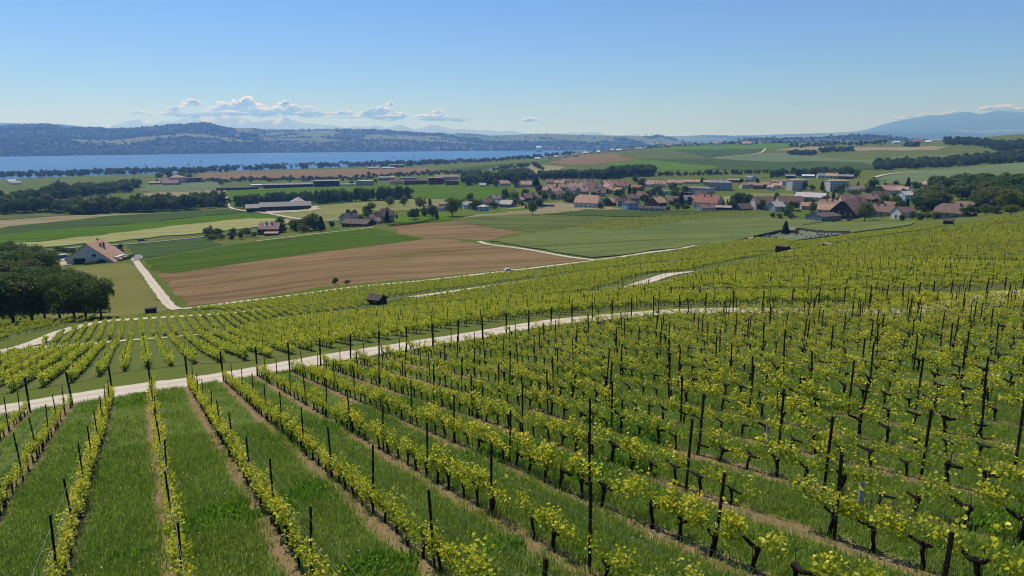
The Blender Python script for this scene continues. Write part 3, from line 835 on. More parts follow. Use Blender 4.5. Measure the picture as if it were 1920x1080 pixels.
def vine_label(k):
    if k <= -2: return 'gnarled grapevine with patchy leaves', 'vines of the thin left rows'
    if k <= 1: return 'leafy yellow green grapevine', 'vines of the wide left rows'
    if k <= 4: return 'dark trunked leafy grapevine', 'vines of the lower middle rows'
    return 'bent dark grapevine with sparse shoots', 'vines of the lower right slope'
rest_pts, rest_rot, rest_scl, rest_idx = [], [], [], []
VCOUNT = {}; KMIN = int(near[in_view(NP, 60, 260), 0].min())
for q in range(len(NP)):
    k = int(near[q, 0])
    dense = random.random() < (0.85 if -1 <= k <= 5 else 0.45)
    pr = random.choice(VP_D if dense else VP_S)
    sc = random.uniform(.52, .84)
    if k < -1: sc *= 0.85
    rz = ROWANG + (math.pi if random.random() < .5 else 0) + random.uniform(-.1, .1)
    if q < 300:
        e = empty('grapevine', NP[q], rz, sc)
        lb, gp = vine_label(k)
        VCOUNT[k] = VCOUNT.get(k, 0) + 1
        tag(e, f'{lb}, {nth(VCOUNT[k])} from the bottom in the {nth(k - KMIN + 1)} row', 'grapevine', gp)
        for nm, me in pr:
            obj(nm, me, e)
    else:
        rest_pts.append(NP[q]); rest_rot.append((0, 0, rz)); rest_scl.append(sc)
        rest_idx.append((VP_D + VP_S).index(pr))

def scatter(name, label, P, rot, scl, idx, protos, cat=None, kind='stuff'):
    """one object: points carrying copies of small meshes, never to be counted"""
    P = np.asarray(P, np.float32); cnt = len(P)
    rot = np.asarray(rot, np.float32); scl = np.asarray(scl, np.float32)
    if scl.ndim == 1: scl = np.repeat(scl[:, None], 3, 1)
    me = bpy.data.meshes.new(name)
    me.vertices.add(cnt); me.vertices.foreach_set('co', P.ravel())
    for an, typ, val, key in (('rot', 'FLOAT_VECTOR', rot, 'vector'), ('scl', 'FLOAT_VECTOR', scl, 'vector'), ('idx', 'INT', np.asarray(idx, np.int32), 'value')):
        a = me.attributes.new(an, typ, 'POINT'); a.data.foreach_set(key, val.ravel())
    me.update()
    for pm in protos:
        for m in pm.materials:
            if m.name not in me.materials: me.materials.append(m)
    o = obj(name, me)
    ng = bpy.data.node_groups.new(name + '_scatter', 'GeometryNodeTree')
    ng.interface.new_socket('Geometry', in_out='INPUT', socket_type='NodeSocketGeometry')
    ng.interface.new_socket('Geometry', in_out='OUTPUT', socket_type='NodeSocketGeometry')
    gi = ng.nodes.new('NodeGroupInput'); go = ng.nodes.new('NodeGroupOutput')
    ip = ng.nodes.new('GeometryNodeInstanceOnPoints'); ip.inputs['Pick Instance'].default_value = True
    jn = ng.nodes.new('GeometryNodeJoinGeometry')
    for pm in reversed(protos):
        po = bpy.data.objects.new(name + '_source', pm)
        oi = ng.nodes.new('GeometryNodeObjectInfo'); oi.inputs['Object'].default_value = po
        g2 = ng.nodes.new('GeometryNodeGeometryToInstance')
        ng.links.new(oi.outputs['Geometry'], g2.inputs[0]); ng.links.new(g2.outputs[0], jn.inputs[0])
    def na(nm, dt):
        q = ng.nodes.new('GeometryNodeInputNamedAttribute'); q.data_type = dt; q.inputs['Name'].default_value = nm
        return q.outputs[0]
    ng.links.new(gi.outputs[0], ip.inputs['Points']); ng.links.new(jn.outputs[0], ip.inputs['Instance'])
    ng.links.new(na('idx', 'INT'), ip.inputs['Instance Index'])
    ng.links.new(na('rot', 'FLOAT_VECTOR'), ip.inputs['Rotation'])
    ng.links.new(na('scl', 'FLOAT_VECTOR'), ip.inputs['Scale'])
    ng.links.new(ip.outputs[0], go.inputs[0])
    md = o.modifiers.new('scatter', 'NODES'); md.node_group = ng
    tag(o, label, cat, kind=kind)
    return o
def joined(name, parts):
    """several meshes as one source mesh, materials kept"""
    vs, fs, ms, mats, tn = [], [], [], [], []
    off = 0
    for me in parts:
        nv = len(me.vertices)
        co = np.empty(nv*3, np.float32); me.vertices.foreach_get('co', co); vs.append(co.reshape(-1, 3))
        mo = len(mats); mats += list(me.materials)
        for p in me.polygons:
            fs.append([off + i for i in p.vertices]); ms.append(mo + p.material_index)
        if 'tint' in me.attributes:
            a = np.empty(nv, np.float32); me.attributes['tint'].data.foreach_get('value', a); tn.append(a)
        else: tn.append(np.full(nv, .5, np.float32))
        off += nv
    return mesh_np(name, np.vstack(vs), fs, mats, ms, attrs={'tint': ('POINT', 'FLOAT', np.concatenate(tn))})
VINE_SRC = [joined('vine_source', [q[1] for q in p]) for p in VP_D + VP_S]
scatter('grapevines', 'rows of bent dark grapevines with yellow green shoots across the near slope', rest_pts, rest_rot, rest_scl, rest_idx, VINE_SRC, 'grapevines')
print('near vines', len(NP))

# ------------------------------------------------------------------ trellis posts and wires of the near block
post_mb = MB(); post_mb.box(-.024, .024, -.02, .02, -.3, 1.68); post_mb.box(-.032, .032, -.028, .028, 1.2, 1.23)
POST = post_mb.mesh('post', M_post)
ep = MB(); ep.tube([(0,0,-.4),(0,0,2.05)], .06, 8)
ENDPOST = ep.mesh('end_post', M_post)
posts, endposts, wires = [], [], []
for k in range(-9, 42):
    s = ROW0 + k * ROWW
    te = float(t_end(s))
    endposts.append((k, s, te))
    tv = te - 3.6 - (k % 3) * 0.9
    while tv > 4:
        posts.append((k, s, tv)); tv -= 3.9
def lay(lst):
    a = np.array(lst); q = xy(a[:, 1], a[:, 2]); z = ground(q[:, 0], q[:, 1]) + .05
    P = np.column_stack([q, z]); v = in_view(P, 600, 500)
    return a[v], P[v]
PA, PP = lay(posts)
o_ = np.argsort(np.hypot(PP[:, 0], PP[:, 1]) + 1e4 * ~in_view(PP, 25, 150)); PA, PP = PA[o_], PP[o_]
stuff_posts = []; PCOUNT = {}; PV = in_view(PP, 25, 150)
for q in range(len(PP)):
    lean = (random.uniform(-.05, .05), random.uniform(-.05, .05), ROWANG)
    if q < 290 and PV[q]:
        o = obj('trellis_post', POST, None, PP[q]); o.rotation_euler = lean
        o.scale = (1, 1, random.uniform(.94, 1.08))
        kk = int(PA[q, 0]); PCOUNT[kk] = PCOUNT.get(kk, 0) + 1
        tag(o, f'dark steel trellis post, {nth(PCOUNT[kk])} from the bottom in the {nth(max(1, kk - KMIN + 1))} vine row', 'post', 'posts of the near vine rows')
    else: stuff_posts.append((PP[q], lean))
EA, EP = lay(endposts); EP = EP[in_view(EP, 60, 260)]
for q in range(len(EP)):
    o = obj('end_post', ENDPOST, None, EP[q]); o.rotation_euler = (random.uniform(-.04,.04), random.uniform(-.04,.04), 0)
    tag(o, f'thick dark end post at the pale gravel track, {nth(q + 1)} from the left', 'post', 'end posts along the near track')
# wires, one object for each row
for k in range(max(-5, KMIN), 24):
    s = ROW0 + k * ROWW
    te = float(t_end(s))
    ts = np.arange(5.0, te + 0.01, (te - 5.0) / 12)
    q = xy(np.full(len(ts), s), ts); z = ground(q[:, 0], q[:, 1]) + .05
    b = MB()
    for hh, yo in ((.72, 0), (1.05, .03), (1.05, -.03), (1.45, 0)):
        b.tube([(q[i, 0] + PERP[0]*yo, q[i, 1] + PERP[1]*yo, z[i] + hh + (0.012 if i % 2 else 0)) for i in range(len(ts))], .0026, 3, cap=False)
    tag(obj('trellis_wire', b.mesh('wire', M_wire)), f'thin galvanised wires strung along the {nth(max(1, k - KMIN + 1))} vine row from the left', 'wire', 'wires of the near rows')
# grey grow tubes
for (u, v) in ((1611, 955), (1437, 838)):
    p = hit([u], [v])[0]
    b = MB(); b.tube([(0,0,0),(0,0,.62)], .05, 10, cap=False); b.tube([(0,0,.0),(0,0,.61)], .043, 10, cap=False)
    tag(obj('grow_tube', b.mesh('grow_tube', simple('grey_plastic', (.42,.43,.43), None, 4, .5)), None, p),
        'pale grey plastic grow tube ' + ('right of a steel post at lower right' if u > 1500 else 'further up the slope among sparse vines'), 'tube')

# ------------------------------------------------------------------ grass of the near block
def tuft(i, nb, hmin, hmax, spread, wid, mat):
    r = random.Random(i); vs, fs, tn = [], [], []
    for b in range(nb):
        x, y = r.gauss(0, spread), r.gauss(0, spread)
        h = r.uniform(hmin, hmax); a = r.uniform(0, 6.283); ln = r.uniform(.15, .7) * h
        dx, dy = math.cos(a), math.sin(a); w = wid * r.uniform(.7, 1.3)
        o = len(vs)
        px, py = -dy * w, dx * w
        vs += [(x-px, y-py, -.02), (x+px, y+py, -.02), (x+dx*ln*.4-px*.8, y+dy*ln*.4-py*.8, h*.65), (x+dx*ln*.4+px*.8, y+dy*ln*.4+py*.8, h*.65), (x+dx*ln, y+dy*ln, h)]
        fs += [(o, o+1, o+3), (o, o+3, o+2), (o+2, o+3, o+4)]
        tn += [r.random()] * 5
    return mesh_np('tuft', np.array(vs), np.array(fs), mat, attrs={'tint': ('POINT', 'FLOAT', np.array(tn, np.float32))})
def flower(i):
    r0 = np.random.default_rng(i); k = 7
    c = np.column_stack([r0.normal(0, .2, k), r0.normal(0, .2, k), r0.uniform(.08, .2, k)])
    return leaves_mesh('flower', c, .02, simple('flower_petal', (.5, .5, .38), (.5, .44, .12), 3), 2.0, False, i)
TUFTS = [tuft(i, 16, .07, .20, .11, .006, M_grassbl) for i in range(4)] + [tuft(10+i, 12, .04, .12, .12, .008, M_grassbl) for i in range(3)] + [tuft(20+i, 10, .08, .2, .10, .026, M_weed) for i in range(2)] + [flower(1), flower(2)]
NG = 150000
gs = rng.uniform(-22, 85, NG); gt = rng.uniform(4, 50, NG)
gq = xy(gs, gt)
dd = np.hypot(gq[:, 0], gq[:, 1])
fr = np.abs(((gs - ROW0 + .10) / ROWW + .5) % 1 - .5)
keep = (gt < t_end(gs) + .2) & (rng.random(NG) < np.clip(1.6 - dd / 60, .25, 1)) & ((fr > .16 + rng.normal(0, .03, NG)) | (rng.random(NG) < .06))
# more points close by
gs2 = rng.uniform(-14, 26, 130000); gt2 = rng.uniform(4, 30, 130000); gq2 = xy(gs2, gt2)
fr2 = np.abs(((gs2 - ROW0 + .10) / ROWW + .5) % 1 - .5)
keep2 = ((fr2 > .16 + rng.normal(0, .03, len(gs2))) | (rng.random(len(gs2)) < .05))
gq = np.vstack([gq[keep], gq2[keep2]])
gz = ground(gq[:, 0], gq[:, 1]) + .03
GP = np.column_stack([gq, gz])
GP = GP[in_view(GP, 350, 200)]
pat = vnoise(GP[:, 0] * .35, GP[:, 1] * .35, 55, 3)
gi_ = np.where(pat > .75, rng.integers(7, 9, len(GP)), np.where(pat > 0.0, rng.integers(0, 4, len(GP)), rng.integers(2, 7, len(GP))))
gi_ = np.where(rng.random(len(GP)) < .008, rng.integers(9, 11, len(GP)), gi_)
scatter('grass', 'green grass growing between the near vine rows', GP, np.column_stack([np.zeros((len(GP), 2)), rng.uniform(0, 6.28, len(GP))]),
        rng.uniform(.6, 1.25, len(GP)) * (1 + .25*np.clip(pat, -1, 1)), gi_, TUFTS)
print('grass tufts', len(GP))

# ------------------------------------------------------------------ lower vineyards: rows as one mass for each block
def far_vine(i, nl, size):
    r0 = np.random.default_rng(300 + i)
    c = np.column_stack([r0.uniform(-.62, .62, nl), r0.normal(0, .13, nl), r0.triangular(.38, .75, 1.3, nl)])
    me = leaves_mesh('vine_far', c, size, M_vinefar, .5, False, i, np.clip((c[:, 2]-.45)/.8 + r0.normal(0, .2, nl), 0, 1))
    b = MB(); b.tube([(r0.uniform(-.1,.1), 0, -.1), (r0.uniform(-.1,.1), 0, .75)], .035, 4)
    return joined('vine_far', [me, b.mesh('t', M_oldwood)])
FARV = [far_vine(i, 95, .155) for i in range(8)]
def in_poly(P, poly):
    inside = np.zeros(len(P), bool); o = np.asarray(poly)
    for i in range(len(o)):
        a, b = o[i], o[(i+1) % len(o)]
        c = ((a[1] > P[:, 1]) != (b[1] > P[:, 1]))
        with np.errstate(divide='ignore', invalid='ignore'):
            xi = (b[0]-a[0])*(P[:, 1]-a[1])/(b[1]-a[1]) + a[0]
        inside ^= c & (P[:, 0] < xi)
    return inside
far_posts = []
def vine_block(label, px, ang, spacing, gapv, hscale=1.0, post_step=5.0, gp=.10, floor=M_vfloor2, floor_label=None, pitch=None, yellow=0):
    poly = hit([p[0] for p in px], [p[1] for p in px])[:, :2]
    sheet('vineyard_floor', poly, floor, .025, floor_label, None, True, 4.0)
    dr = np.array([math.cos(ang), math.sin(ang)]); pe = np.array([dr[1], -dr[0]])
    S, T_ = poly @ pe, poly @ dr
    s0 = S.min() - (S.min() - ROW0) % spacing + spacing
    P = []
    for s in np.arange(s0, S.max(), spacing):
        t_ = np.arange(T_.min(), T_.max(), gapv) + rng.uniform(0, gapv)
        t_ = t_ + rng.uniform(-.15, .15, len(t_))
        P.append(np.column_stack([s*pe[0] + t_*dr[0] + rng.normal(0, .05, len(t_)), s*pe[1] + t_*dr[1]]))
        tp = np.arange(T_.min(), T_.max(), post_step) + rng.uniform(0, post_step)
        q = np.column_stack([s*pe[0]+tp*dr[0], s*pe[1]+tp*dr[1]]); q = q[in_poly(q, poly)]
        if len(q): far_posts.append(q)
    P = np.vstack(P); P = P[in_poly(P, poly)]
    P = P[rng.random(len(P)) > np.clip(gp + 2.2*gp*vnoise(P[:, 0]*.12, P[:, 1]*.12, 61, 3), .02, .6)]
    for lb_, ln in TRACKS:
        cl_ = 6.5 if ('short pale track right' in lb_ or 'rising between' in lb_) else 3.6 if 'long pale track' in lb_ else 3.0
        if np.hypot(*ln.mean(0)) < 500 and len(P):
            near_ = np.full(len(P), 1e9)
            for q in ln[::2]: near_ = np.minimum(near_, np.hypot(P[:, 0]-q[0], P[:, 1]-q[1]))
            P = P[near_ > cl_]
    P3 = np.column_stack([P, ground(P[:, 0], P[:, 1]) + .03])
    P3 = P3[in_view(P3, 500, 40)]
    k = len(P3)
    rz = ang + np.where(rng.random(k) < .5, 0, math.pi)
    sc = np.column_stack([rng.uniform(.9, 1.15, k), rng.uniform(.8, 1.35, k), rng.uniform(.8, 1.2, k)*hscale])
    scatter('vine_rows', label, P3, np.column_stack([np.zeros((k, 2)), rz]), sc, rng.integers(0, len(FARV), k), FARV, 'vineyard')
    print(label, k)
AR = ROWANG
vine_block('short straight vine rows between the two pale tracks at left', [(78,646),(120,622),(160,611),(210,603),(300,597),(420,590),(500,583),(540,590),(470,612),(400,622),(300,631),(200,639),(90,648)], AR, 1.75, .75, .85, 6, .02, floor_label='mown grass under the short vine rows at left')
vine_block('lower left vine rows just below the near track', [(-60,690),(0,668),(60,657),(150,652),(230,645),(320,637),(420,627),(480,615),(560,600),(700,585),(860,572),(1000,566),(1100,558),(1190,552),(1300,558),(1440,556),(1600,560),(1760,566),(1760,572),(1600,576),(1440,574),(1240,576),(1120,585),(980,598),(860,615),(700,642),(560,664),(440,680),(380,682),(300,690),(250,695),(215,700),(150,716),(0,740),(-60,750)], AR, 1.85, .8, .85, 5, .03, floor_label='mown grass under the vine rows below the near track')
vine_block('vine slope around the dark hut above the lower rows', [(350,582),(450,570),(600,551),(760,534),(930,515),(1000,507),(1000,521),(960,527),(860,541),(770,554),(690,575),(560,596),(500,580),(430,584)], AR, 2.0, .9, .78, 5, .05, floor_label='mown grass under the vines around the dark hut')
vine_block('central vines between the two short pale tracks', [(720,580),(775,562),(860,549),(1010,528),(1100,512),(1200,500),(1290,492),(1400,478),(1440,478),(1290,507),(1215,523),(1150,539),(1080,550),(1000,560),(860,568)], AR, 2.0, .9, .78, 5, .05, floor_label='grass under the central vines')
vine_block('yellowish upper vines below the long pale track and cemetery', [(1010,506),(1100,494),(1200,480),(1290,467),(1400,451),(1420,447),(1520,455),(1600,440),(1700,428),(1780,423),(1700,436),(1600,450),(1480,468),(1400,476),(1290,489),(1200,497),(1100,509),(1010,522)], AR, 2.4, 1.05, .75, 6, floor_label='grass under the upper vines below the cemetery')
vine_block('broad yellow green vine slope rising to the right edge', [(1110,551),(1220,529),(1300,512),(1400,492),(1490,471),(1600,453),(1700,440),(1790,427),(1860,411),(1960,400),(2060,395),(2060,530),(1920,538),(1800,545),(1600,552),(1440,548),(1300,548),(1200,548)], AR + .35, 2.4, 1.0, .72, 5, .24, M_vfloor3, floor_label='grass under the broad vine slope at right')
vine_block('thin vineyard strip along the top of the wheat field', [(1075,424),(1140,411),(1260,403),(1400,394),(1440,396),(1300,412),(1180,430),(1140,433)], AR + .2, 3.0, 1.5, .8, 9, .3, floor_label='grass under the thin vineyard strip above the wheat')
vine_block('few small vine rows below the grove at the left edge', [(-40,640),(0,612),(70,606),(140,601),(190,598),(120,612),(60,625),(0,640)], AR - .6, 3.0, 1.0, .9, 6, floor_label='rough grass under the few vine rows below the grove')
fp = np.vstack(far_posts); fp3 = np.column_stack([fp, ground(fp[:, 0], fp[:, 1]) + .07]); fp3 = fp3[in_view(fp3, 500, 100)]
b = MB(); b.box(-.024, .024, -.024, .024, -.2, 1.5)
PB = b.mesh('post_far', M_post)
allp = np.vstack([fp3] + [p[0][None] for p in stuff_posts])
scatter('trellis_posts', 'thin dark trellis posts standing in the lower vineyards', allp, np.column_stack([rng.normal(0, .03, (len(allp), 2)), np.full(len(allp), ROWANG)]), rng.uniform(.9, 1.1, len(allp)), np.zeros(len(allp), int), [PB])

# ------------------------------------------------------------------ trees: a dozen built, then copied
def crown_points(nl, lobes, seed, fill=0.55):
    r0 = np.random.default_rng(seed)
    w = np.array([l[3]*l[4]*l[5] for l in lobes]) ** (2/3); w /= w.sum()
    k = r0.choice(len(lobes), nl, p=w)
    L = np.array(lobes)[k]
    d = r0.normal(size=(nl, 3)); d /= np.linalg.norm(d, axis=1)[:, None]
    d[:, 2] = np.where(d[:, 2] < -.55, -d[:, 2] * .6, d[:, 2])
    rad = r0.uniform(fill, 1.0, nl) ** 0.6
    c = L[:, :3] + d * L[:, 3:6] * rad[:, None]
    return c, d
def broad(seed, nl, size, mat, h=1.0, wide=0.42, trunk=0.22, bark=M_bark, tall=False, nlobe=13):
    """unit-height deciduous tree"""
    r = random.Random(seed)
    lobes = []
    for i in range(nlobe):
        a = r.uniform(0, 6.283); q = math.sqrt(r.random())
        z = r.uniform(trunk + .08, .86)
        env = math.sin(math.pi * min(1, max(.08, (z - trunk) / (1 - trunk)) ** .85)) ** .6
        rr = wide * env * q * .72
        s = r.uniform(.15, .24) * (1 if not tall else .72)
        lobes.append((rr*math.cos(a), rr*math.sin(a), z, s*r.uniform(.9,1.3), s*r.uniform(.9,1.3), s*r.uniform(.75,1.05)))
    lobes.append((r.uniform(-.04,.04), r.uniform(-.04,.04), .86, .13 if not tall else .08, .13 if not tall else .08, .14))
    lobes.append((0, 0, .55, wide*.6, wide*.6, .28))
    c, d = crown_points(nl, lobes, seed)
    lowp = r.uniform(.85, 1.1)
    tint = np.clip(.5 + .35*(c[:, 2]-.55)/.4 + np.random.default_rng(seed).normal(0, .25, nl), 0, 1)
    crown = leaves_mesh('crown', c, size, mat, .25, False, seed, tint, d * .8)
    b = MB()
    b.tube([(0,0,-.05),(r.uniform(-.01,.01),r.uniform(-.01,.01),trunk*.6),(r.uniform(-.02,.02),r.uniform(-.02,.02),trunk+.15),(0,0,.75)], [.032,.024,.02,.006], 7)
    for i in range(6):
        l = lobes[i]; z0 = r.uniform(trunk*.7, .5)
        b.tube([(0,0,z0),(l[0]*.5,l[1]*.5,z0+(l[2]-z0)*.55),(l[0],l[1],l[2])], [.014,.009,.004], 5)
    return b.mesh('trunk', bark, True), crown
def conifer(seed, nl, size, mat, wide=.17):
    r0 = np.random.default_rng(seed)
    z = r0.triangular(.08, .2, 1.0, nl); a = r0.uniform(0, 6.283, nl)
    rr = wide * (1 - z) ** .8 * (0.55 + .45*np.abs(np.sin(z * 34))) * r0.uniform(.5, 1.05, nl) + .01
    c = np.column_stack([rr*np.cos(a), rr*np.sin(a), z])
    d = np.column_stack([np.cos(a), np.sin(a), np.full(nl, .2)])
    crown = leaves_mesh('crown', c, size, mat, .1, False, seed, None, d*.7)
    b = MB(); b.tube([(0,0,-.05),(0,0,.95)], [.02,.004], 6)
    return b.mesh('trunk', M_bark, True), crown
def shrub(seed, nl, size, mat):
    r = random.Random(seed)
    lobes = [(r.uniform(-.35,.35), r.uniform(-.35,.35), r.uniform(.3,.65), .3, .3, .3) for _ in range(6)]
    c, d = crown_points(nl, lobes, seed, .3); c[:, 2] = np.maximum(c[:, 2], .03)
    b = MB()
    b.tube([(0,0,-.05),(r.uniform(-.1,.1),r.uniform(-.1,.1),.6)], [.03,.01], 5)
    return b.mesh('stem', M_bark), leaves_mesh('foliage', c, size, mat, .3, False, seed, None, d*.8)
# near-grove quality and far quality
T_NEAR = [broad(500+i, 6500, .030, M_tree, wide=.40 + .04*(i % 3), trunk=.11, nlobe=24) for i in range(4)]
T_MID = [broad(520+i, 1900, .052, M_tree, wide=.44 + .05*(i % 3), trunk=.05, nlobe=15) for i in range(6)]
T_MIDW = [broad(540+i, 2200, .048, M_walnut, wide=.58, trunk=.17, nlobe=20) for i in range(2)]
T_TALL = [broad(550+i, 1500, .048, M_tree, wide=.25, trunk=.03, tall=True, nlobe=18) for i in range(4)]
T_CON = [conifer(560+i, 1300, .05, M_dark, .16 + .04*i) for i in range(2)]
T_CYP = [conifer(565, 1600, .05, M_dark, .2)]
T_COP = [broad(570, 1500, .052, M_copper, wide=.42, trunk=.1)]
T_SHR = [shrub(580+i, 700, .11, M_tree) for i in range(3)] + [shrub(584, 700, .11, M_walnut)]
T_FAR = [broad(590+i, 560, .085, M_treefar, wide=.48, trunk=.01, nlobe=10) for i in range(6)]
T_FART = [broad(600+i, 420, .075, M_treefar, wide=.16, trunk=.02, tall=True) for i in range(2)]
KINDS = {'near': T_NEAR, 'mid': T_MID, 'walnut': T_MIDW, 'tall': T_TALL, 'conifer': T_CON, 'cypress': T_CYP, 'copper': T_COP, 'shrub': T_SHR, 'far': T_FAR}
NTREES = [0]
def tree(p, h, kind, label, group=None, wid=1.0, up=0.0):
    nm = {'conifer': 'conifer', 'cypress': 'cypress', 'shrub': 'shrub'}.get(kind, 'tree')
    pr = random.choice(KINDS[kind])
    e = empty(nm, (p[0], p[1], p[2] + up), random.uniform(0, 6.28), (h*wid*random.uniform(.9,1.1), h*wid*random.uniform(.9,1.1), h))
    obj('trunk' if nm != 'shrub' else 'stem', pr[0], e); obj('crown' if nm != 'shrub' else 'foliage', pr[1], e)
    tag(e, label, nm, group)
    NTREES[0] += 1
    return e
def along(px, nn, jit):
    """points along a pixel polyline"""
    a = np.array(px, float); L = np.concatenate([[0], np.cumsum(np.hypot(*np.diff(a, axis=0).T))])
    q = (np.arange(nn) + .5 + rng.uniform(-.35, .35, nn)) / nn * L[-1]
    u = np.interp(q, L, a[:, 0]); v = np.interp(q, L, a[:, 1]) - rng.uniform(0, jit, nn)
    return hit(u, v)
NUM = 'one two three four five six seven eight nine ten eleven twelve thirteen fourteen fifteen sixteen seventeen eighteen nineteen twenty twenty-one twenty-two twenty-three twenty-four twenty-five twenty-six twenty-seven twenty-eight'.split()
def belt(px, nn, hmin, hmax, jit, kinds, label, group, wid=1.0):
    for q, p in enumerate(along(px, nn, jit)):
        kd = random.choice(kinds)
        tree(p, random.uniform(hmin, hmax), kd, f'{label}, {nth(q + 1)} from the left', group, wid)

# dark grove at the left
GROVE = [(190,596,9.5,1.05),(162,597,10.5,1.1),(140,598,10,1.1),(112,599,11,1.15),(85,600,11.5,1.1),(60,602,12,1.15),(25,606,13,1.15),(-15,610,14,1.15),(175,585,9,1.1),(128,582,11,1.15),(95,580,12,1.15),
         (45,578,13,1.15),(0,575,14,1.15),(150,568,10,1.1),(110,560,11.5,1.15),(65,555,13,1.15),(15,550,14,1.15),(-35,560,15,1.1),(88,535,12.5,1.15),(45,525,14,1.15),(0,520,15,1.15),(70,508,13,1.15),(95,510,11,1.1),(25,500,14.5,1.1),(-30,510,15,1.1)]
for i, (u, v, h, w) in enumerate(GROVE):
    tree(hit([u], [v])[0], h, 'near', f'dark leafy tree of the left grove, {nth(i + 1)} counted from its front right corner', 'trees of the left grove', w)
hedge_px = None
belt([(-60,412),(-10,404),(60,400),(110,402),(160,404),(230,401),(300,397),(360,394),(418,391)], 74, 12, 19, 7, ['mid','mid','mid','tall','shrub'], 'dark tree in the hedge left of the white track', 'trees of the long left hedge', 1.05)


tree(hit([112],[372])[0], 27, 'tall', 'tallest tree of the second hedge belt towards the lake', None, 1.5)
belt([(442,390),(520,387),(585,384)], 22, 13, 17, 3, ['mid','tall'], 'dark tree in the row behind the wine cellar', 'trees behind the wine cellar')
belt([(590,384),(650,380),(770,374)], 30, 14, 19, 2, ['tall','tall','mid'], 'tall dark tree in the straight row behind the hay field', 'straight row of tall trees')





# rounded wood at the right, behind the big farmhouse
RW = []
for (u0, u1, v0, v1, nn, a, b) in ((1712,1770,394,376,14,10,15),(1750,1850,376,362,16,12,16),(1830,1935,398,376,26,11,16)):
    for _ in range(nn):
        RW.append((random.uniform(u0,u1), random.uniform(v1,v0), random.uniform(a,b)))
for q, (u, v, h) in enumerate(sorted(RW)):
    tree(hit([u], [v])[0], h, random.choice(['mid','mid','walnut']), f'rounded leafy tree in the wood at the right edge, {nth(q + 1)} from the left', 'trees of the right wood', 1.2)
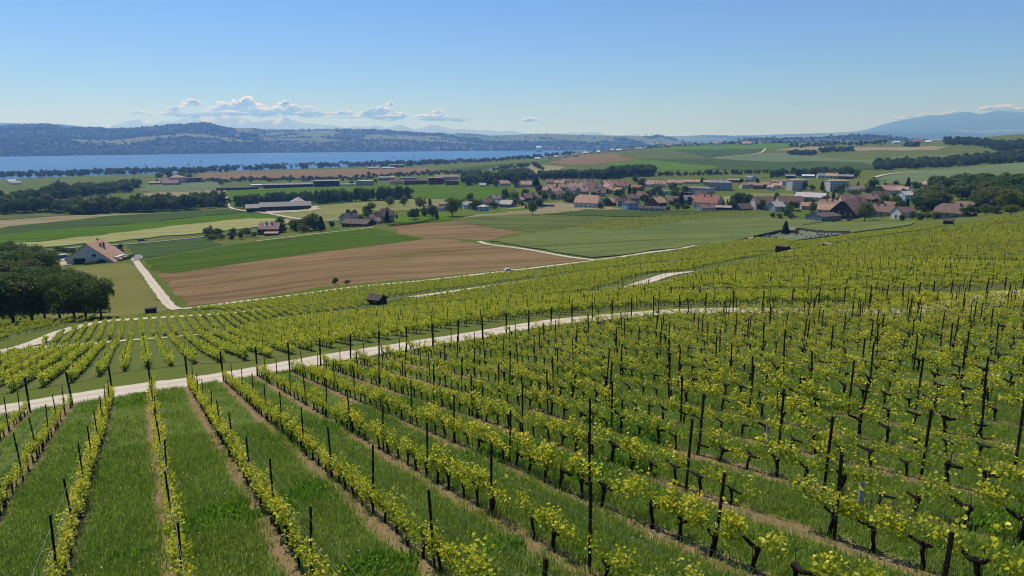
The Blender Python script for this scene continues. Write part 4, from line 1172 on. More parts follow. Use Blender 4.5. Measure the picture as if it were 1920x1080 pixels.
# single trees and garden trees: pixel of the foot, height, kind, width, label
SINGLE = [
 (998,403,12.5,'walnut',.8,'lone round tree in the tan stubble field'),(1621,415,15,'walnut',1.0,'broad walnut tree beside the large barn'),
 (1472,441,8.5,'cypress',1.5,'black green cypress in the cemetery'),(1492,441,4,'walnut',.8,'small bright tree inside the cemetery'),
 (848,406,15,'walnut',.95,'large spreading tree at the edge of the hamlet lawn'),(812,407,10,'mid',1.0,'dark tree left of the large spreading hamlet tree'),
 (757,388,12,'walnut',.85,'round tree in the hay field behind the hamlet'),(731,387,11,'walnut',.95,'broad tree left of the round hay field tree'),
 (697,395,9,'walnut',.95,'tree at the left end of the hay field trees'),(788,393,13,'walnut',.9,'bushy tree right of the hay field trees'),(806,391,10,'mid',.6,'bare looking tree beside the bushy tree'),
 (688,407,10,'mid',1.0,'tree beside the hamlet farmhouse'),(726,418,10,'conifer',1.2,'dark conifer in front of the tall stone house'),(653,410,8,'mid',.9,'small tree left of the hamlet barn'),
 (590,432,13,'mid',.95,'tall dark tree left of the hamlet'),(603,433,11,'conifer',1.6,'dark conifer left of the hamlet'),(575,432,9,'walnut',1.1,'yellow green bush left of the hamlet'),
 (552,433,8,'mid',1.1,'bushy tree beside the red roofed cottage'),(530,436,7,'mid',1.1,'low bush right of the red roofed cottage'),(622,428,6,'shrub',.8,'round shrub by the hamlet road'),
 (463,444,7,'walnut',1.1,'orchard tree left of the red roofed cottage'),(437,442,6,'mid',1.0,'dark orchard tree near the farm road'),(415,450,4.5,'walnut',1.3,'low orchard tree by the dark crop'),(398,450,4.5,'walnut',1.3,'leftmost low orchard tree by the dark crop'),
 (487,440,6,'mid',1.0,'small tree just left of the red roofed cottage'),(228,475,6,'copper',1.0,'copper red tree at the farmhouse corner'),(178,487,4.2,'walnut',1.0,'pale bush in front of the farmhouse wall'),
 (845,387,10,'mid',1.1,'tree above the modern white house'),(880,383,12,'mid',1.0,'dark tree left of the blue cottage'),(893,395,11,'mid',1.05,'dark tree in front of the blue cottage'),(925,392,8,'mid',1.2,'tree right of the blue cottage'),
 (948,372,12,'mid',1.0,'big tree behind the grey roofed cottages'),(965,378,12,'walnut',1.0,'light green tree behind the grey cottages'),(978,388,7,'shrub',.8,'round shrub left of the brown chalet'),(985,372,11,'mid',1,'tree behind the brown chalet'),
 (968,352,16,'mid',.95,'dark tree in front of the manor roof'),(930,352,14,'mid',.9,'tree left of the manor'),(1005,352,20,'conifer',1.7,'tall dark cedar at the left end of the old village'),(1012,368,14,'copper',1.0,'dark red tree at the left end of the old village'),
 (1020,376,9,'mid',1.0,'garden tree beside the flat grey shed'),(1062,379,12,'mid',1.1,'dark garden tree left of the big orange roof'),(1075,382,9,'mid',1.0,'garden bush left of the big orange roof'),
 (1127,391,6,'mid',1.4,'bush at the right corner of the big orange roof'),(1128,352,14,'conifer',.9,'dark pointed conifer in the old village'),(1162,372,10,'mid',1.1,'tree in the middle of the old village'),
 (1180,367,14,'conifer',1.2,'pair of dark conifers in the old village'),(1192,370,12,'mid',1.1,'green tree right of the village conifers'),(1205,352,14,'mid',1.1,'tall tree at the back of the old village'),
 (1190,342,12,'mid',1.1,'round tree behind the old village roofs'),(1262,362,13,'mid',1.1,'round tree on the school lawn'),(1232,365,11,'mid',1.1,'dark tree left of the school lawn'),(1215,374,10,'mid',1,'tree above the black roofed barn'),
 (1277,388,14,'conifer',1.4,'dark conifer beside the dormered house'),(1292,386,9,'copper',1.0,'dark red tree right of the dormered house'),(1268,394,7,'mid',1.1,'bright bush right of the red barn'),(1285,395,6,'shrub',.9,'hedge bush in front of the dormered house'),(1252,396,5,'shrub',1.0,'hedge bush beside the black roofed barn'),
 (1383,390,14,'mid',1.0,'bushy tree left of the white house'),(1398,388,12,'mid',1.1,'second bushy tree left of the white house'),(1372,391,9,'mid',1.1,'low tree right of the red mottled roof'),
 (1317,344,9,'mid',1.1,'tree between the orange roofs and the grey school block'),(1497,373,9,'mid',1.2,'round tree in front of the first apartment block'),(1508,356,11,'mid',1.0,'tree beside the first apartment block'),(1522,358,8,'mid',1.0,'small tree between the apartment blocks'),
 (1541,358,12,'conifer',1.5,'dark conifer left of the second apartment block'),(1580,360,11,'mid',1.2,'round tree in front of the second apartment block'),(1634,361,17,'tall',1.7,'tall tree behind the brown roofs'),
 (1608,357,10,'conifer',1.5,'dark conifer beside the pale cottage'),(1622,359,9,'conifer',.9,'slim dark cypress by the pink roofed house'),(1702,352,12,'conifer',1.4,'dark conifer behind the white twin house'),(1715,355,9,'mid',1.1,'leafy tree right of the white twin house'),
 (1512,386,8,'mid',1.2,'dark tree in front of the pale hall roof'),(1548,375,8,'mid',1.0,'dark tree right of the pale hall roof'),(1562,374,10,'conifer',1.2,'dark conifer above the old farmhouse'),(1600,370,8,'mid',1.4,'round dark tree above the old farmhouse'),
 (1525,398,9,'mid',1.2,'leafy tree left of the orange skylight roof'),(1475,404,9,'mid',1.5,'low spreading tree left of the grey barn'),(1449,408,4.5,'shrub',1.2,'first round bush left of the grey barn'),(1461,410,5,'shrub',1.2,'second round bush left of the grey barn'),(1484,411,5,'shrub',1.1,'third round bush left of the grey barn'),
 (1690,414,4.5,'mid',1.2,'orchard tree in front of the white chapel'),(1712,411,6,'mid',1.2,'dark orchard tree right of the white chapel'),(1725,414,5,'mid',1.3,'low orchard tree between chapel and big farmhouse'),(1738,412,5.5,'walnut',1.2,'pale flowering tree left of the big farmhouse'),(1757,411,5,'mid',1.2,'small tree at the corner of the big farmhouse'),
 (1818,407,8,'mid',1.2,'dark round bush right of the big farmhouse'),(1785,409,2.5,'shrub',1.1,'small round bush in front of the big farmhouse'),(1688,395,9,'mid',1.1,'tree behind the white chapel'),(1730,396,9,'mid',1.3,'tree left of the big farmhouse roof'),(1700,398,11,'conifer',1.1,'dark conifer behind the chapel roof'),
 (1848,402,7,'mid',1.4,'hedge tree at the right of the big farmhouse'),(1870,402,6,'mid',1.4,'hedge tree near the right edge'),(1895,402,6,'walnut',1.4,'pale hedge tree near the right edge'),
 (628,534,2.6,'shrub',.7,'small dark bush on the edge of the ploughed field'),(650,532,1.4,'shrub',1.6,'low scrub beside the small dark bush'),
 (545,341,10,'conifer',.9,'dark conifer right of the long warehouse'),(568,340,11,'conifer',.8,'first reddish conifer beside the dark warehouse'),(580,340,11,'conifer',.8,'second conifer beside the dark warehouse'),(600,340,10,'conifer',1.4,'dark twin conifer behind the warehouse'),
 (660,348,9,'mid',1.1,'tree left of the pink block'),(704,344,9,'mid',.9,'tree right of the pink block'),(691,330,10,'mid',1.3,'round tree behind the pink block'),(748,331,12,'tall',1.0,'bare tall tree behind the factory'),(838,345,10,'mid',1.1,'green tree beside the red factory front'),
 (415,347,11,'mid',1.3,'round dark tree left of the long warehouse'),(450,341,8,'mid',1.2,'hedge tree behind the long warehouse'),(470,341,7,'mid',1.3,'second hedge tree behind the long warehouse'),(505,340,8,'mid',1.2,'third hedge tree behind the long warehouse'),
 (300,339,18,'mid',1.1,'big dark tree left of the lakeside manor'),(318,336,22,'mid',1.1,'tallest tree behind the lakeside manor'),(340,336,17,'walnut',1.2,'light green tree behind the lakeside manor'),(356,338,16,'mid',1.2,'dark tree right of the lakeside manor'),(352,344,9,'mid',1.3,'grey green tree in front of the manor'),(364,343,8,'mid',1.2,'second tree in front of the manor'),(295,345,8,'mid',1.1,'dark tree beside the manor barn'),
]
for u, v, h, kd, w, lb in SINGLE:
    tree(hit([u], [v])[0], h, kd, lb, None, w)
# small garden trees scattered between the village houses
GT = []
for (u0, u1, v0, v1, nn) in ((1015,1100,352,384,16),(1100,1215,352,386,24),(1205,1300,362,394,20),(1300,1420,372,392,16),(1400,1520,376,394,18),(1520,1680,362,396,30),(1380,1480,344,352,12),(860,1010,374,394,18),(640,740,402,420,10),(515,605,424,436,12),(395,480,442,450,7),(740,830,404,416,8),(1640,1740,352,372,10)):
    for _ in range(nn): GT.append((random.uniform(u0, u1), random.uniform(v0, v1)))
GB = [g for g in GT if g[1] < 376]; GT = [g for g in GT if g[1] >= 376]
for q, (u, v) in enumerate(sorted(GT)):
    tree(hit([u], [v])[0], random.uniform(4, 9.5), random.choice(['mid','mid','mid','shrub','conifer','walnut']), f'small garden tree among the houses, {nth(q + 1)} from the left', 'garden trees among the houses', random.uniform(.9, 1.3))
# garden hedge by the farmhouse
print('trees', NTREES[0])

# ------------------------------------------------------------------ woods that read as one mass
def wood(name, label, px, nn, hmin, hmax, jit, tall=0.0, protos=None, wid=1.0):
    P = along(px, nn, jit)
    sc = rng.uniform(hmin, hmax, nn)
    S = np.column_stack([sc*wid*rng.uniform(.9,1.25,nn), sc*wid*rng.uniform(.9,1.25,nn), sc])
    src = protos or FAR_SRC
    ix = np.where(rng.random(nn) < tall, rng.integers(len(T_FAR), len(src), nn), rng.integers(0, len(T_FAR), nn))
    scatter(name, label, P, np.column_stack([np.zeros((nn, 2)), rng.uniform(0, 6.28, nn)]), S, ix, src)
FAR_SRC = [joined('far_tree', p) for p in T_FAR + T_FART]
MID_SRC = [joined('mid_tree', p) for p in T_MID + T_TALL[:2]]
wood('woodland', 'dense mass of trees behind the left hedge', [(-60,392),(0,388),(60,380),(110,376)], 32, 12, 18, 9, 0.3, MID_SRC, 1.08)
wood('woodland', 'dense mass of trees of the second belt', [(90,376),(150,371),(200,366),(262,358)], 55, 13, 20, 8, 0.3, MID_SRC, 1.08)
wood('woodland', 'dense mass of park trees by the red factory', [(868,348),(900,350),(940,346),(1000,340)], 50, 13, 22, 12, 0.3, MID_SRC, 1.08)
wood('woodland', 'dense mass of trees of the wood behind the village', [(1010,338),(1060,337),(1140,336)], 37, 13, 18, 3, 0.3, MID_SRC, 1.08)
wood('woodland', 'dense mass of thick end of the village wood', [(1140,336),(1175,333),(1225,331)], 27, 17, 22, 3, 0.05, MID_SRC, 1.08)
wood('woodland', 'dense mass of small hedge trees behind the school', [(1232,331),(1300,330),(1370,328),(1440,326)], 32, 5, 10, 1, 0.05, MID_SRC, 1.08)
wood('woodland', 'dense mass of trees behind the apartment blocks', [(1445,336),(1500,334),(1560,333),(1612,333)], 30, 9, 15, 6, 0.05, MID_SRC, 1.08)
wood('woodland', 'belt of dark trees along the near lake shore', [(-80,339),(0,336),(60,334),(130,332),(200,329),(300,327),(380,327)], 190, 12, 21, 5, .1)
wood('woodland', 'long belt of lakeshore trees behind the brown field', [(372,325),(450,322),(540,318),(640,315),(720,314),(790,312),(840,310)], 230, 12, 22, 6, .1)
wood('woodland', 'lakeshore trees around the bay at the right end of the lake', [(790,309),(840,308),(900,306),(960,302),(1010,297),(1070,292)], 110, 10, 18, 4, .15)
wood('woodland', 'dense wood on the far slope at right', [(1640,320),(1700,318),(1800,313),(1930,304)], 240, 10, 15, 12, 0, None, 1.25)
wood('woodland', 'dark wood near the skyline at the right edge', [(1772,273),(1820,275),(1870,282),(1950,284)], 140, 12, 18, 10, 0, None, 1.2)
wood('woodland', 'small copse on the far slope', [(1480,292),(1530,292)], 30, 9, 14, 4, 0, None, 1.2)
wood('woodland', 'larger copse right of the small copse', [(1536,287),(1600,285)], 36, 10, 15, 4, 0, None, 1.2)
wood('woodland', 'round copse on the tan stubble', [(1697,276),(1722,276)], 12, 12, 17, 1, 0, None, 1.2)
wood('woodland', 'line of trees and hedges along the far skyline', [(1060,290),(1140,285),(1220,279),(1300,274),(1400,271),(1480,270)], 150, 5, 12, 3, .15)
wood('woodland', 'trees behind the copses near the skyline', [(1480,279),(1520,277),(1560,274),(1660,272)], 40, 8, 18, 3, .1)
wood('woodland', 'scrub and hedges behind the industrial halls', [(380,344),(450,342),(560,341),(640,340),(740,333),(860,327),(900,328)], 130, 4, 10, 5, 0, None, 1.4)
wood('woodland', 'trees lining the pale road to the lake end', [(925,322),(960,318),(1000,314),(1020,325)], 18, 8, 14, 4, 0, None, 1.1)
gb = hit([g[0] for g in GB], [g[1] for g in GB]); kb = len(gb); sb = rng.uniform(4, 10, kb)
scatter('garden_trees', 'many small garden trees between the rear houses of the village', gb, np.column_stack([np.zeros((kb, 2)), rng.uniform(0, 6.28, kb)]), np.column_stack([sb*1.1, sb*1.1, sb]), rng.integers(0, len(MID_SRC), kb), MID_SRC)
# trees on the far shore hills
def far_forest(hl, label, nn, seed, h0, h1):
    us, tt, X, Y, Z, op = hl
    r0 = np.random.default_rng(seed)
    nr, nc = X.shape
    i = (r0.random(nn * 2) ** 1.15 * (nr - 1)).astype(int); j = r0.integers(0, nc, nn * 2)
    ok = (op[i, j] < .5) | (r0.random(nn * 2) < .05); i, j = i[ok][:nn], j[ok][:nn]
    k = len(i)
    P = np.column_stack([X[i, j] + r0.normal(0, 12, k), Y[i, j] + r0.normal(0, 12, k), Z[i, j] - 4])
    sc = r0.uniform(h0, h1, k)
    scatter('woodland', label, P, np.column_stack([np.zeros((k, 2)), r0.uniform(0, 6.28, k)]), np.column_stack([sc*1.5, sc*1.5, sc]), r0.integers(0, 3, k), FAR_SRC[:3])
wood('woodland', 'high back part of the wood at the right edge', [(1750,364),(1800,360),(1860,360),(1940,366)], 46, 12, 17, 8, 0, MID_SRC, 1.2)
far_forest(HILLS[0], 'far off forest covering the hills beyond the lake', 9000, 77, 11, 20)
far_forest(HILLS[3], 'far off forest on the dark hill at right', 900, 78, 14, 22)
# row of poplars at the lake end
pr_ = at_depth(np.linspace(928, 1002, 22), np.full(22, 284.5), np.full(22, 6150.))
for q, p in enumerate(pr_):
    e = empty('poplar', (p[0], p[1], 0.5), random.uniform(0, 6), (random.uniform(22,26)*1.0, 24, random.uniform(42, 52)))
    obj('trunk', T_FART[q % 2][0], e); obj('crown', T_FART[q % 2][1], e)
    tag(e, f'slim dark poplar at the far end of the lake, {nth(q + 1)} from the left', 'tree', 'poplar row at the lake end')

# ------------------------------------------------------------------ buildings
WALLS = {'white': (.62,.60,.56), 'cream': (.55,.50,.40), 'grey': (.34,.34,.33), 'stone': (.33,.29,.23), 'blue': (.28,.42,.55), 'wood': (.075,.045,.03), 'dwood': (.035,.025,.022),
         'red': (.17,.035,.025), 'redbrown': (.15,.055,.035), 'pink': (.45,.34,.29), 'green': (.48,.56,.50), 'paleblue': (.55,.62,.70), 'dark': (.03,.032,.038), 'metal': (.22,.24,.26), 'brick': (.26,.11,.07)}
ROOFS = {'orange': (.40,.25,.165), 'terracotta': (.27,.165,.125), 'brown': (.17,.11,.088), 'dbrown': (.10,.072,.062), 'grey': (.20,.195,.19), 'slate': (.065,.066,.075), 'pale': (.42,.39,.37), 'red': (.25,.115,.085), 'pink': (.33,.24,.20), 'black': (.045,.042,.042), 'white': (.68,.68,.67)}
def wall_m(c): return simple('wall_' + c, WALLS[c], tuple(x*.8 for x in WALLS[c]), .6, .9, .15)
def roof_m(c):
    nm = 'roof_' + c
    if nm in _mc: return _mc[nm]
    m, t, o = nodes(nm)
    tc = t.nodes.new('ShaderNodeTexCoord').outputs['Object']
    n1 = noise(t, tc, .35, 4); n2 = noise(t, tc, 3.0, 2)
    sp = t.nodes.new('ShaderNodeSeparateXYZ'); t.links.new(tc, sp.inputs[0])
    w = mth(t, 'FRACT', mth(t, 'MULTIPLY', sp.outputs[1], 2.6))
    b = ROOFS[c]
    col = mix(t, ramp(t, n1, .3, .7), b, tuple(x*.68 for x in b))
    col = mix(t, mth(t, 'MULTIPLY', n2, .5), col, tuple(min(1, x*1.25+.02) for x in b))
    bsdf(t, o, col, .85, .2, w, .5, .06)
    _mc[nm] = m
    return m
M_glass = simple('window_glass', (.03,.035,.045), (.05,.055,.065), 1, .12, .6)
M_glass_l = simple('skylight_glass', (.35,.40,.46), (.45,.5,.55), 1, .1, .6)
M_frame = simple('window_frame', (.55,.53,.5), None, 2)
M_shutter = simple('shutter', (.10,.06,.045), None, 2)
M_chim = simple('chimney_brick', (.20,.11,.08), (.14,.08,.06), 4)
def uvat(u, v):
    p = hit([u], [v])[0]
    return p, math.atan2(p[0], p[1])
HS = 0.89
def house(u, v, l, w, hw, rel, roof, wall, label, name='house', hip=0.0, pitch=36, floors=2, nwin=None, chim=1, sky=0, over=.5, cat='house', dormer=0, door=True, gwin=True, up=0.0, depth_off=0.0, arch=False, wallb=None, group=None):
    """gabled or hipped building, ridge along x; rel>0 turns its left gable to the viewer"""
    p, az = uvat(u, v)
    rz = math.radians(rel) - az
    e = empty(name, (p[0] + math.sin(az)*depth_off, p[1] + math.cos(az)*depth_off, p[2] + up), rz)
    tag(e, label, cat, group)
    l, w, hw = l*HS, w*HS, hw*HS
    L, Wd = l/2, w/2
    rh = Wd * math.tan(math.radians(pitch))
    m = MB()
    zb = -2.5
    # walls: gable pentagons joined by side walls (ridge along x), so extrude x,y swapped
    if hip >= 1:
        m.box(-L, L, -Wd, Wd, zb, hw)
    else:
        cut = 1 - hip
        poly = [(-Wd, zb), (Wd, zb), (Wd, hw), (Wd*(1-cut), hw + rh*cut), (-Wd*(1-cut), hw + rh*cut), (-Wd, hw)] if hip > 0 else [(-Wd, zb), (Wd, zb), (Wd, hw), (0, hw+rh), (-Wd, hw)]
        k = len(poly)
        m.add([(-L, q[0], q[1]) for q in poly] + [(L, q[0], q[1]) for q in poly],
              [tuple(range(k)), tuple(range(2*k-1, k-1, -1))] + [(i, k+i, k+(i+1) % k, (i+1) % k) for i in range(k)])
    wl = obj('wall', m.mesh('wall', wall_m(wall)), e)
    # roof
    r = MB(); th = .22; eo = over; sl = rh / Wd
    ze = hw - eo*sl + .04; zr = hw + rh + .04
    X = L + over*.8
    hx = (Wd + eo) * hip if hip < 1 else min(Wd + eo, L*.999)
    zh = zr if hip == 0 or hip >= 1 else zr
    if pitch < 4:
        r.box(-X, X, -Wd-eo, Wd+eo, hw+.05, hw+.35)
    else:
        rx = X if hip == 0 else max(.3, X - hx)
        zt = th / math.cos(math.radians(pitch))
        if hip == 0:
            for s in (-1, 1):
                a = [(-X, s*(Wd+eo), ze), (X, s*(Wd+eo), ze), (X, 0, zr), (-X, 0, zr)]
                bq = [(x_, y_, z_+zt) for x_, y_, z_ in a]
                r.add(a + bq, [(0,3,2,1),(4,5,6,7),(0,1,5,4),(1,2,6,5),(2,3,7,6),(3,0,4,7)] if s < 0 else [(0,1,2,3),(7,6,5,4),(4,5,1,0),(5,6,2,1),(6,7,3,2),(7,4,0,3)])
        else:
            yc = (Wd+eo) if hip >= 1 else (Wd+eo)*hip           # half width at the hip foot
            zc = ze if hip >= 1 else zr - yc*sl
            lo = [(-X,-Wd-eo,ze),(X,-Wd-eo,ze),(X,Wd+eo,ze),(-X,Wd+eo,ze)]
            if hip >= 1:
                vs = [(x_, y_, z_) for x_, y_, z_ in lo] + [(x_, y_, z_+th) for x_, y_, z_ in lo] + [(-rx,0,zr+th),(rx,0,zr+th)]
                r.add(vs, [(3,2,1,0),(0,1,5,4),(1,2,6,5),(2,3,7,6),(3,0,4,7),(4,5,9,8),(5,6,9),(6,7,8,9),(7,4,8)])
            else:
                vs = [(-X,-Wd-eo,ze),(X,-Wd-eo,ze),(X,-yc,zc),(rx,0,zr),(-rx,0,zr),(-X,-yc,zc),(X,Wd+eo,ze),(-X,Wd+eo,ze),(X,yc,zc),(-X,yc,zc)]
                vs = vs + [(a_, b_, c_+zt) for a_, b_, c_ in vs]
                top = [(10,11,12,13,14,15),(16,17,19,14,13,18),(12,18,13),(19,15,14)]
                bot = [(5,4,3,2,1,0),(8,3,4,9,7,6),(3,8,2),(4,5,9)]
                sides = [(0,1,11,10),(1,2,12,11),(2,8,18,12),(8,6,16,18),(6,7,17,16),(7,9,19,17),(9,5,15,19),(5,0,10,15)]
                r.add(vs, top + bot + sides)
    rf = obj('roof', r.mesh('roof', roof_m(roof)), e)
    if pitch >= 4:
        for c in range(chim):
            cx = (-.55 + 1.1*((c+.5)/max(1, chim)) + (.28 if chim == 1 else 0)) * L; cy = -Wd*.22
            b = MB(); zt_ = hw + rh*(1-.22)
            b.box(cx-.4, cx+.4, cy-.4, cy+.4, zt_-.5, zt_+1.9); b.box(cx-.5, cx+.5, cy-.5, cy+.5, zt_+1.9, zt_+2.05)
            obj('chimney', b.mesh('chimney', M_chim), rf)
        for c in range(sky):
            cx = (-.6 + 1.2*(c+.5)/sky)*L
            y0, y1 = -Wd*.55, -Wd*.55 + 1.1
            z0 = hw + rh*(1-abs(y0)/Wd)+.33; z1 = hw + rh*(1-abs(y1)/Wd)+.33
            b = MB(); b.add([(cx-.5,y0,z0),(cx+.5,y0,z0),(cx+.5,y1,z1),(cx-.5,y1,z1)], [(0,1,2,3)])
            b.add([(cx-.6,y0-.1,z0-.15),(cx+.6,y0-.1,z0-.15),(cx+.6,y0-.1,z0),(cx-.6,y0-.1,z0)], [(0,1,2,3)])
            obj('skylight', b.mesh('skylight', M_glass_l), rf)
        for c in range(dormer):
            cx = (-.7 + 1.4*(c+.5)/dormer)*L; y0 = -Wd*.75
            zb_ = hw + rh*.25
            b = MB(); b.box(cx-.7, cx+.7, y0, y0+1.9, zb_-.2, zb_+1.3, 0)
            b.add([(cx-.95,y0-.25,zb_+1.25),(cx,y0-.25,zb_+1.95),(cx+.95,y0-.25,zb_+1.25),(cx-.95,y0+2.6,zb_+1.25),(cx,y0+2.6,zb_+1.95),(cx+.95,y0+2.6,zb_+1.25)], [(0,1,4,3),(1,2,5,4),(0,2,1),(3,4,5)], 1)
            dm = obj('dormer', b.mesh('dormer', [wall_m(wall), roof_m(roof)]), rf)
            g = MB(); g.box(cx-.45, cx+.45, y0-.05, y0+.02, zb_+.15, zb_+1.1); obj('window', g.mesh('window', M_glass), dm)
    # windows on the two sides that face the viewer
    def win(x0, x1, z0, z1, side, shut=True):
        g = MB(); f = MB()
        if side == 'front':
            g.box(x0, x1, -Wd-.05, -Wd+.02, z0, z1); f.box(x0-.12, x1+.12, -Wd-.03, -Wd+.03, z0-.12, z1+.12)
        elif side == 'left':
            g.box(-L-.05, -L+.02, x0, x1, z0, z1); f.box(-L-.03, -L+.03, x0-.12, x1+.12, z0-.12, z1+.12)
        else:
            g.box(L-.02, L+.05, x0, x1, z0, z1); f.box(L-.03, L+.03, x0-.12, x1+.12, z0-.12, z1+.12)
        o = obj('window', f.mesh('window', M_frame), e); obj('pane', g.mesh('pane', M_glass), o)
    fh = hw / max(1, floors)
    nw = nwin if nwin is not None else max(1, int(l / 4.5))
    for fl in range(floors):
        z0 = fl*fh + fh*.34; z1 = min(z0 + 1.35, (fl+1)*fh - .25)
        for q in range(nw):
            cx = -L + l*(q+.5)/nw
            if fl == 0 and door and q == nw//2:
                d = MB(); d.box(cx-.55, cx+.55, -Wd-.06, -Wd+.02, -.3, min(2.1, hw-.3)); obj('door', d.mesh('door', M_shutter), e)
            else: win(cx-.55, cx+.55, z0, z1, 'front')
        if gwin:
            sd = 'left' if rel >= 0 else 'right'
            ng = max(1, int(w/5))
            for q in range(ng):
                cy = -Wd + w*(q+.5)/ng; win(cy-.5, cy+.5, z0, z1, sd)
    if gwin and hip == 0 and rh > 3:
        win(-.5, .5, hw + rh*.28, hw + rh*.28+1.2, 'left' if rel >= 0 else 'right')
    if arch:
        b = MB(); prof = [(-.9, -.3), (.9, -.3), (.9, 1.6)] + [(.9*math.cos(a), 1.6+.9*math.sin(a)) for a in np.linspace(.3, math.pi-.3, 6)] + [(-.9, 1.6)]
        k = len(prof); b.add([(-L-.06, q[0], q[1]) for q in prof] + [(-L+.02, q[0], q[1]) for q in prof], [tuple(range(k))[::-1]] + [(i, (i+1) % k, k+(i+1) % k, k+i) for i in range(k)])
        obj('door', b.mesh('door', M_glass), e)
    return e

